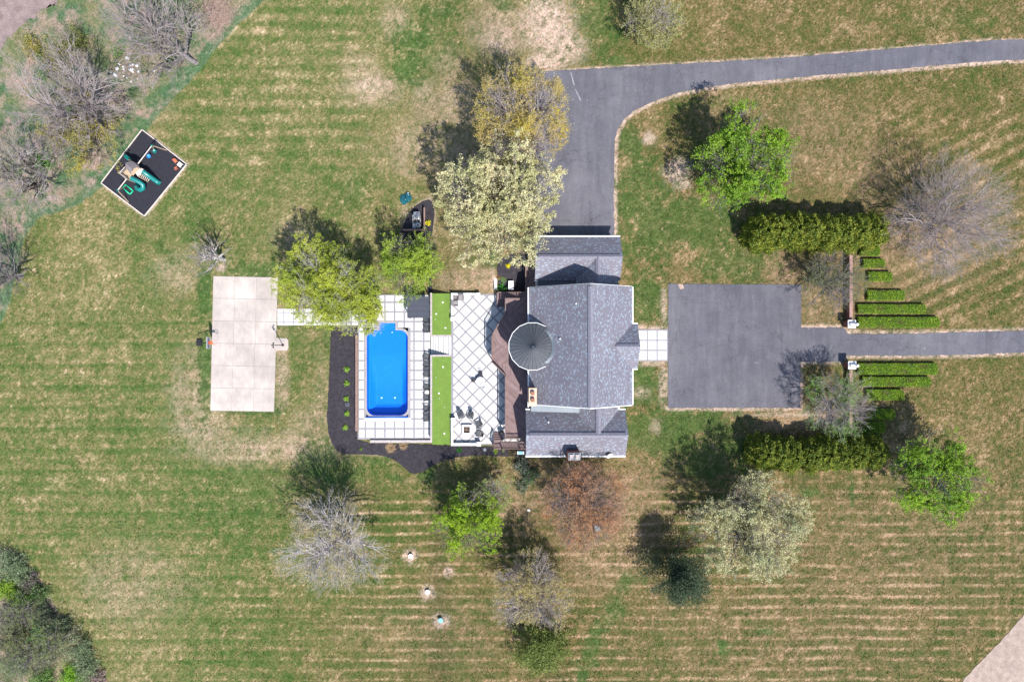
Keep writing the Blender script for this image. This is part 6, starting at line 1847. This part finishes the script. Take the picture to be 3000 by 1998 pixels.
# clipped low hedges fanning out beside the gate
def hedge(label, u0, v0, u1, v1, h, seed, group, col=(0.175, 0.32, 0.022), col2=(0.27, 0.39, 0.028)):
    rg = np.random.default_rng(seed)
    x0, x1, y0, y1 = rect_px(u0, v0, u1, v1, 2.3 + h)
    cx, cy = (x0 + x1) / 2, (y0 + y1) / 2; L, W = (x1 - x0) / 2, (y1 - y0) / 2
    t = thing('clipped_hedge', (cx, cy, 2.3), label, 'hedge', group)
    # solid core with rounded ends
    core = MB(); pts = []
    for k in range(17):
        a = math.pi * (k / 16) - math.pi / 2; pts.append((L - W * .6 + W * .55 * math.cos(a), W * .92 * math.sin(a)))
    for k in range(9):
        a = math.pi * (k / 8) + math.pi / 2; pts.append((-L + W * .35 + W * .3 * math.cos(a), W * .92 * math.sin(a)))
    core.prism(pts, 0, h * .88)
    me = bpy.data.meshes.new('branches'); me.from_pydata(core.v, [], core.f); me.materials.append(M['hedge_core'])
    link_mesh('branches', me, t)
    top = int(4 * L * W * 330); side = int((L + W) * 4 * h * 200)
    c = []
    cxy = np.stack([rg.uniform(-L, L, top), rg.uniform(-W, W, top)], -1)
    def inside(q):
        ex = np.clip(np.abs(q[:, 0]) - (L - W * .6), 0, None)
        return (ex / (W * .6)) ** 2 + (q[:, 1] / W) ** 2 * (ex > 0) < 1.0
    keep = inside(cxy) | (cxy[:, 0] < 0) & (np.abs(cxy[:, 0]) < L - .02)
    cxy = cxy[keep]
    zt = h * (1 - .22 * np.clip(np.abs(cxy[:, 1]) / W, 0, 1) ** 4) + rg.normal(size=len(cxy)) * .035 + .05 * np.sin(cxy[:, 0] * 1.7 + seed) * np.sin(cxy[:, 1] * 3 + cxy[:, 0] * 4.1)
    c.append(np.concatenate([cxy, zt[:, None]], 1))
    s = rg.uniform(0, 1, side); per = rg.choice(2, side)
    xs = rg.uniform(-L + .05, L - W * .25, side); c.append(np.stack([xs, np.where(per, W, -W) * (1 - .08 * rg.random(side)), rg.uniform(.05, h * .95, side)], -1))
    e = int(side * W / (L + W)) + 60
    a = rg.uniform(-1.57, 1.57, e); sg = rg.choice([-1, 1], e)
    c.append(np.stack([np.where(sg > 0, L - W * .6 + W * .6 * np.cos(a), -L + .02), W * np.sin(a), rg.uniform(.05, h * .95, e)], -1))
    c = np.concatenate(c); c += rg.normal(size=c.shape) * .018
    lv, lq = leaves_np(rg, c, .062, .9, .6)
    n = len(c)
    w = np.clip(.5 + .35 * np.sin(c[:, 0] * 2.1 + seed) + rg.normal(size=n) * .35, 0, 1)[:, None]
    lt = (np.array(col)[None] * (1 - w) + np.array(col2)[None] * w) * (1 + rg.normal(size=(n, 1)) * .18)
    br = np.clip(np.sin(c[:, 0] * 1.3 + seed * 2.1) * np.sin(c[:, 1] * 2.7 + c[:, 0] * .6 + seed) * 2.2 - 1.35 + rg.normal(size=n) * .25, 0, .7)[:, None]
    lt = lt * (1 - br) + br * np.array([[.20, .17, .06]])
    link_mesh('foliage', np_mesh('foliage', lv, lq, ['leaf'], None, np.repeat(np.clip(lt, .003, .9), 4, 0)), t)
M['hedge_core'] = mat('hedge_core', (0.035, 0.055, 0.012), 0.9, 0.3, 4.0)
HN = [(2516, 929, 2754, 959, 'longest'), (2515, 892, 2714, 918, 'second longest'), (2543, 851, 2652, 879, 'third longest'), (2546, 797, 2615, 823, 'fourth from the drive'), (2530, 759, 2593, 784, 'fifth from the drive'), (2521, 722, 2580, 749, 'last and shortest')]
HS = [(2516, 1065, 2749, 1097, 'longest'), (2528, 1105, 2728, 1132, 'second longest'), (2540, 1142, 2650, 1172, 'third longest'), (2540, 1199, 2623, 1230, 'fourth from the drive'), (2530, 1236, 2596, 1268, 'fifth from the drive'), (2525, 1274, 2582, 1303, 'last and shortest')]
for k, (a, b, c, d, w) in enumerate(HN):
    hedge('clipped green hedge, %s in the fan towards the bare spreading tree' % w, a, b, c, d, .62, 80 + k, 'clipped hedges towards the bare tree')
for k, (a, b, c, d, w) in enumerate(HS):
    hedge('clipped green hedge, %s in the fan towards the sparse pinkish tree' % w, a, b, c, d, .62, 90 + k, 'clipped hedges towards the sparse tree')

# young shrubs, perennials and dry grass in the beds
for k, (u, v) in enumerate(((1016, 1082), (1016, 1123), (1014, 1168), (1016, 1212), (1011, 1253))):
    w = ['first', 'second', 'third', 'fourth', 'fifth'][k]
    shrub('young_shrub', 'small lime green shrub in the mulch, %s along the rail fence from the birches' % w, u, v, .32, .5, 100 + k, (0.15, 0.27, 0.03), 420, .06, (0.24, 0.34, 0.06), group='young shrubs along the rail fence', stems=16)
shrub('young_shrub', 'tiny green plant in the mulch below the dry grass clumps', 1057, 1315, .2, .25, 108, (0.12, 0.20, 0.03), 160, .05, stems=8)
shrub('young_shrub', 'small lime green shrub in the mulch under the stair landing', 1452, 1322, .24, .35, 109, (0.25, 0.34, 0.04), 260, .06, stems=10)
shrub('young_shrub', 'dark green low plant in the mulch beside the fire pit wall', 1345, 1318, .32, .3, 110, (0.03, 0.14, 0.025), 320, .06, stems=12)
shrub('young_shrub', 'small pale plant in the mulch below the deck stair', 1474, 1321, .18, .25, 111, (0.20, 0.21, 0.12), 160, .05, stems=8)
shrub('flowering_shrub', 'rounded yellow flowering shrub beside the screen fence', 1254, 653, .34, .6, 112, (0.58, 0.48, 0.03), 700, .055, (0.35, 0.36, 0.03), stems=20)
shrub('flowering_shrub', 'rounded yellow green shrub below the screen fence', 1225, 690, .36, .6, 113, (0.38, 0.38, 0.05), 700, .055, (0.22, 0.26, 0.03), stems=20)
shrub('flowering_shrub', 'small bright yellow flowers in the mulch under the cream tree', 1488, 779, .25, .4, 114, (0.62, 0.50, 0.02), 380, .055, stems=14)
shrub('perennial', 'broad leaved green plant beside the white utility box', 1471, 840, .55, .45, 115, (0.03, 0.14, 0.02), 620, .085, (0.09, 0.24, 0.05), stems=20)
shrub('perennial', 'round green plant in the mulch near the garden wall', 1474, 817, .42, .4, 116, (0.10, 0.22, 0.06), 420, .06, (0.18, 0.17, 0.10), stems=16)
shrub('perennial', 'small reddish plant against the garden wall', 1462, 812, .3, .3, 117, (0.24, 0.10, 0.06), 240, .05, (0.12, 0.14, 0.04), stems=12)
shrub('dark_shrub', 'dark glossy green bush at the wing corner below the house', 1530, 1362, 1.1, 1.3, 118, (0.055, 0.085, 0.05), 2400, .075, (0.16, 0.15, 0.14), group='bushes below the wing')
shrub('dark_shrub', 'dark green and purplish bush beside the rusty tree', 1552, 1393, 1.3, 1.5, 119, (0.035, 0.11, 0.025), 2600, .075, (0.15, 0.115, 0.12), group='bushes below the wing')
shrub('dark_shrub', 'low grey twiggy bush between rusty tree and lime tree', 1530, 1425, 1.0, .9, 120, (0.06, 0.11, 0.035), 1300, .07, (0.20, 0.17, 0.16), group='bushes below the wing')
shrub('dark_shrub', 'brown twiggy bush beside the air conditioner', 1500, 1328, .5, .7, 121, (0.055, 0.04, 0.035), 500, .06, (0.14, 0.12, 0.05))
def grass_clump(label, u, v, R, h, seed):
    rg = np.random.default_rng(seed); p = PG(u, v, h * .4); z = float(ground(p.x, p.y))
    t = thing('dry_grass', (p.x, p.y, z), label, 'grass clump', 'dry ornamental grasses')
    n = 420
    d = norm(rg.normal(size=(n, 3)) * np.array([1, 1, .5]) + np.array([0, 0, .45])); d[:, 2] = np.abs(d[:, 2])
    e = d * np.array([R, R, h]) * rg.uniform(.55, 1.1, (n, 1)); s0 = rg.normal(size=(n, 3)) * R * .12; s0[:, 2] = 0
    a_, b_ = tubes_np(s0, e, np.full(n, .018), np.full(n, .006), 3)
    link_mesh('blades', np_mesh('blades', a_, b_, ['stubs']), t)
    a_, b_ = tubes_np(s0[:60], s0[:60] + np.array([0, 0, .18]), np.full(60, .03), np.full(60, .02), 4)
    link_mesh('crown', np_mesh('crown', a_, b_, ['stubs']), t)
grass_clump('large fluffy clump of dry tan grass beside the low pool wall', 1144, 1312, .85, .8, 130)
grass_clump('smaller fluffy clump of dry tan grass beside the larger one', 1181, 1306, .68, .75, 131)

# undergrowth of the two thickets
for k, (u, v, R, h, col, col2, lab) in enumerate((
        (150, 165, 2.6, 2.4, (0.125, 0.135, 0.03), (0.30, 0.25, 0.04), 'olive bush with yellow flowers at the edge of the ploughed field'),
        (215, 115, 2.2, 2.0, (0.17, 0.18, 0.05), (0.10, 0.12, 0.04), 'loose olive bush beside the field edge'),
        (345, 150, .9, .9, (0.07, 0.15, 0.03), (0.13, 0.17, 0.05), 'small green bush between two bare trees'),
        (120, 470, 1.6, 1.0, (0.07, 0.19, 0.03), (0.11, 0.20, 0.04), 'bright green undergrowth below the yellow leaved tree'),
        (545, 60, 1.5, .8, (0.075, 0.17, 0.045), (0.10, 0.15, 0.05), 'low green bush beside the brush pile'),
        (90, 130, 1.6, 1.5, (0.18, 0.16, 0.06), (0.29, 0.24, 0.04), 'straggly yellowish bush by the ploughed field corner'))):
    shrub('wild_bush', lab, u, v, R, h, 140 + k, col, int(900 * R), .085, col2, group='undergrowth of the upper thicket', hollow=.3, stems=70)
SW = [(22, 1655, 2.1, 2.2, (0.165, 0.205, 0.115), (0.09, 0.13, 0.06), 'silvery green bush at the tip of the lower thicket'), (55, 1685, 1.6, 1.8, (0.165, 0.205, 0.115), (0.10, 0.14, 0.065), 'silvery green bush just inside the tip of the lower thicket'),
      (12, 1725, 1.7, 1.8, (0.13, 0.21, 0.02), (0.18, 0.26, 0.03), 'yellow green bush at the picture edge of the lower thicket'), (58, 1755, 1.4, 1.5, (0.10, 0.19, 0.02), (0.14, 0.22, 0.04), 'fresh green bush under the silvery bushes'),
      (110, 1742, 1.4, 1.6, (0.085, 0.15, 0.045), (0.13, 0.16, 0.07), 'mid green bush beside the lawn edge'), (85, 1710, 1.3, 1.4, (0.10, 0.085, 0.075), (0.16, 0.135, 0.12), 'brown twiggy bush between green bushes'),
      (30, 1810, 2.2, 2.0, (0.15, 0.13, 0.125), (0.10, 0.10, 0.07), 'wide grey brown twiggy bush in the lower thicket'), (120, 1800, 1.6, 1.9, (0.05, 0.075, 0.04), (0.12, 0.12, 0.09), 'dark shaded bush beside the lawn edge'),
      (115, 1855, 1.8, 1.9, (0.085, 0.15, 0.075), (0.14, 0.20, 0.05), 'rounded green bush in the middle of the lower thicket'), (45, 1865, 1.9, 1.7, (0.16, 0.185, 0.06), (0.20, 0.165, 0.13), 'pale olive bush with bare twigs'),
      (175, 1835, 1.4, 1.7, (0.14, 0.17, 0.095), (0.08, 0.10, 0.055), 'small silvery bush against the lawn'), (195, 1885, 2.2, 2.3, (0.16, 0.195, 0.105), (0.20, 0.165, 0.115), 'large silvery green bush bulging onto the lawn'),
      (235, 1910, 1.7, 1.9, (0.145, 0.185, 0.10), (0.09, 0.12, 0.06), 'silvery bush at the lawn corner'), (125, 1925, 2.1, 1.8, (0.17, 0.155, 0.12), (0.12, 0.14, 0.07), 'grey tan twiggy bush near the bottom of the thicket'),
      (245, 1965, 1.8, 1.8, (0.165, 0.20, 0.11), (0.11, 0.145, 0.07), 'silvery bush where the thicket meets the lowest lawn'), (205, 1985, 1.6, 1.5, (0.12, 0.24, 0.015), (0.17, 0.29, 0.03), 'vivid green bush at the foot of the thicket'),
      (40, 1950, 2.3, 1.9, (0.11, 0.16, 0.07), (0.18, 0.165, 0.13), 'mixed green and grey bush at the thicket foot'), (125, 1990, 1.7, 1.5, (0.09, 0.19, 0.03), (0.13, 0.15, 0.07), 'small green bush at the thicket foot'), (285, 1988, 1.2, .7, (0.22, 0.165, 0.145), (0.15, 0.12, 0.10), 'low pinkish brush spilling onto the lawn')]
for k, (u, v, R, h, col, col2, lab) in enumerate(SW):
    shrub('wild_bush', lab, u, v, R, h, 160 + k, col, int(2000 * R), .08, col2, group='bushes of the lower thicket', hollow=.35, stems=90, bark='bark')
for k, (u, v, R, lab) in enumerate(((60, 1790, 2.6, 'bare grey sapling rising among the twiggy bushes of the lower thicket'), (150, 1880, 2.8, 'leaning bare sapling between the silvery bushes of the lower thicket'), (70, 1930, 3.0, 'bare sapling with pale branches at the thicket foot'), (20, 1880, 2.6, 'dark bare sapling deep in the lower thicket'))):
    make_tree('bare_tree', lab, u, v, R, 4.6, 230 + k, (0.16, 0.19, 0.07), 900, .08, 'bark_dark' if k == 3 else 'bark', 110, 3, .6, .010, cb=.1, twig_bark='bark', group='saplings in the lower thicket')
# brush pile and fallen branches
def brush(label, u, v, Ru, Rv, h, n, seed, m):
    rg = np.random.default_rng(seed); p = PG(u, v)
    t = thing('brush_pile', p, label, 'brush pile')
    for nm, cnt, L, r in (('branches', n // 6, 1.5, .035), ('twigs', n, .7, .014)):
        c = rg.normal(size=(cnt, 3)) * np.array([Ru, Rv, h * .4]) * .5; c[:, 2] = np.abs(c[:, 2]) * np.exp(-((c[:, 0] / Ru) ** 2 + (c[:, 1] / Rv) ** 2)) + .04
        d = norm(rg.normal(size=(cnt, 3)) * np.array([1, 1, .18])) * L * rg.uniform(.4, 1, (cnt, 1)) / 2
        a_, b_ = tubes_np(c - d, c + d, np.full(cnt, r), np.full(cnt, r * .6), 4)
        tag(link_mesh(nm, np_mesh(nm, a_, b_, [m]), t), kind='stuff')
brush('large heap of pale pinkish cut branches at the lawn edge', 640, 35, 1.9, 2.4, .9, 1500, 200, 'litter')
brush('grey heap of dead twigs beside the pale brush pile', 545, 60, 1.7, 1.2, .8, 900, 201, 'bark_pale')
for k, (a, b, lab) in enumerate((((555, 0), (605, 55), 'long pale fallen branch lying across the brush heap'), ((600, 10), (635, 95), 'forked pale fallen branch below the brush heap'))):
    p, q = PG(*a, .25), PG(*b, .15)
    t = thing('fallen_branch', p, lab, 'branch')
    t.location = (p.x, p.y, float(ground(p.x, p.y)))
    obj('limb', MB().tube([p, p.lerp(q, .5) + Vector((.1, .1, .1)), q], [.07, .055, .03], 6), 'litter', t)
    for s in (-.5, .5): obj('side_branch', MB().tube([p.lerp(q, .55), p.lerp(q, .8) + Vector((s, s * .6, .1))], [.035, .015], 5), 'litter', t)
# pale stones dumped at the thicket edge
rs = np.random.default_rng(5)
for k in range(26):
    u, v = 372 + rs.normal() * 28, 210 + rs.normal() * 16
    p = PG(u, v); r = rs.uniform(.08, .26)
    pts = [(r * rs.uniform(.7, 1.2) * math.cos(a), r * rs.uniform(.7, 1.2) * math.sin(a)) for a in np.linspace(0, 6.28, 8)[:-1]]
    mb = MB(); n = len(pts)
    mb.add([(p.x + x, p.y + y, p.z - .03) for x, y in pts] + [(p.x + x * .7, p.y + y * .7, p.z + r * .6) for x, y in pts], [tuple(range(n, 2 * n))] + [(i, (i + 1) % n, n + (i + 1) % n, n + i) for i in range(n)])
    tag(obj('pale_stone', mb, 'stone_white'), 'pale stone in the scatter at the thicket edge', 'stone', 'pale stones at the thicket edge')
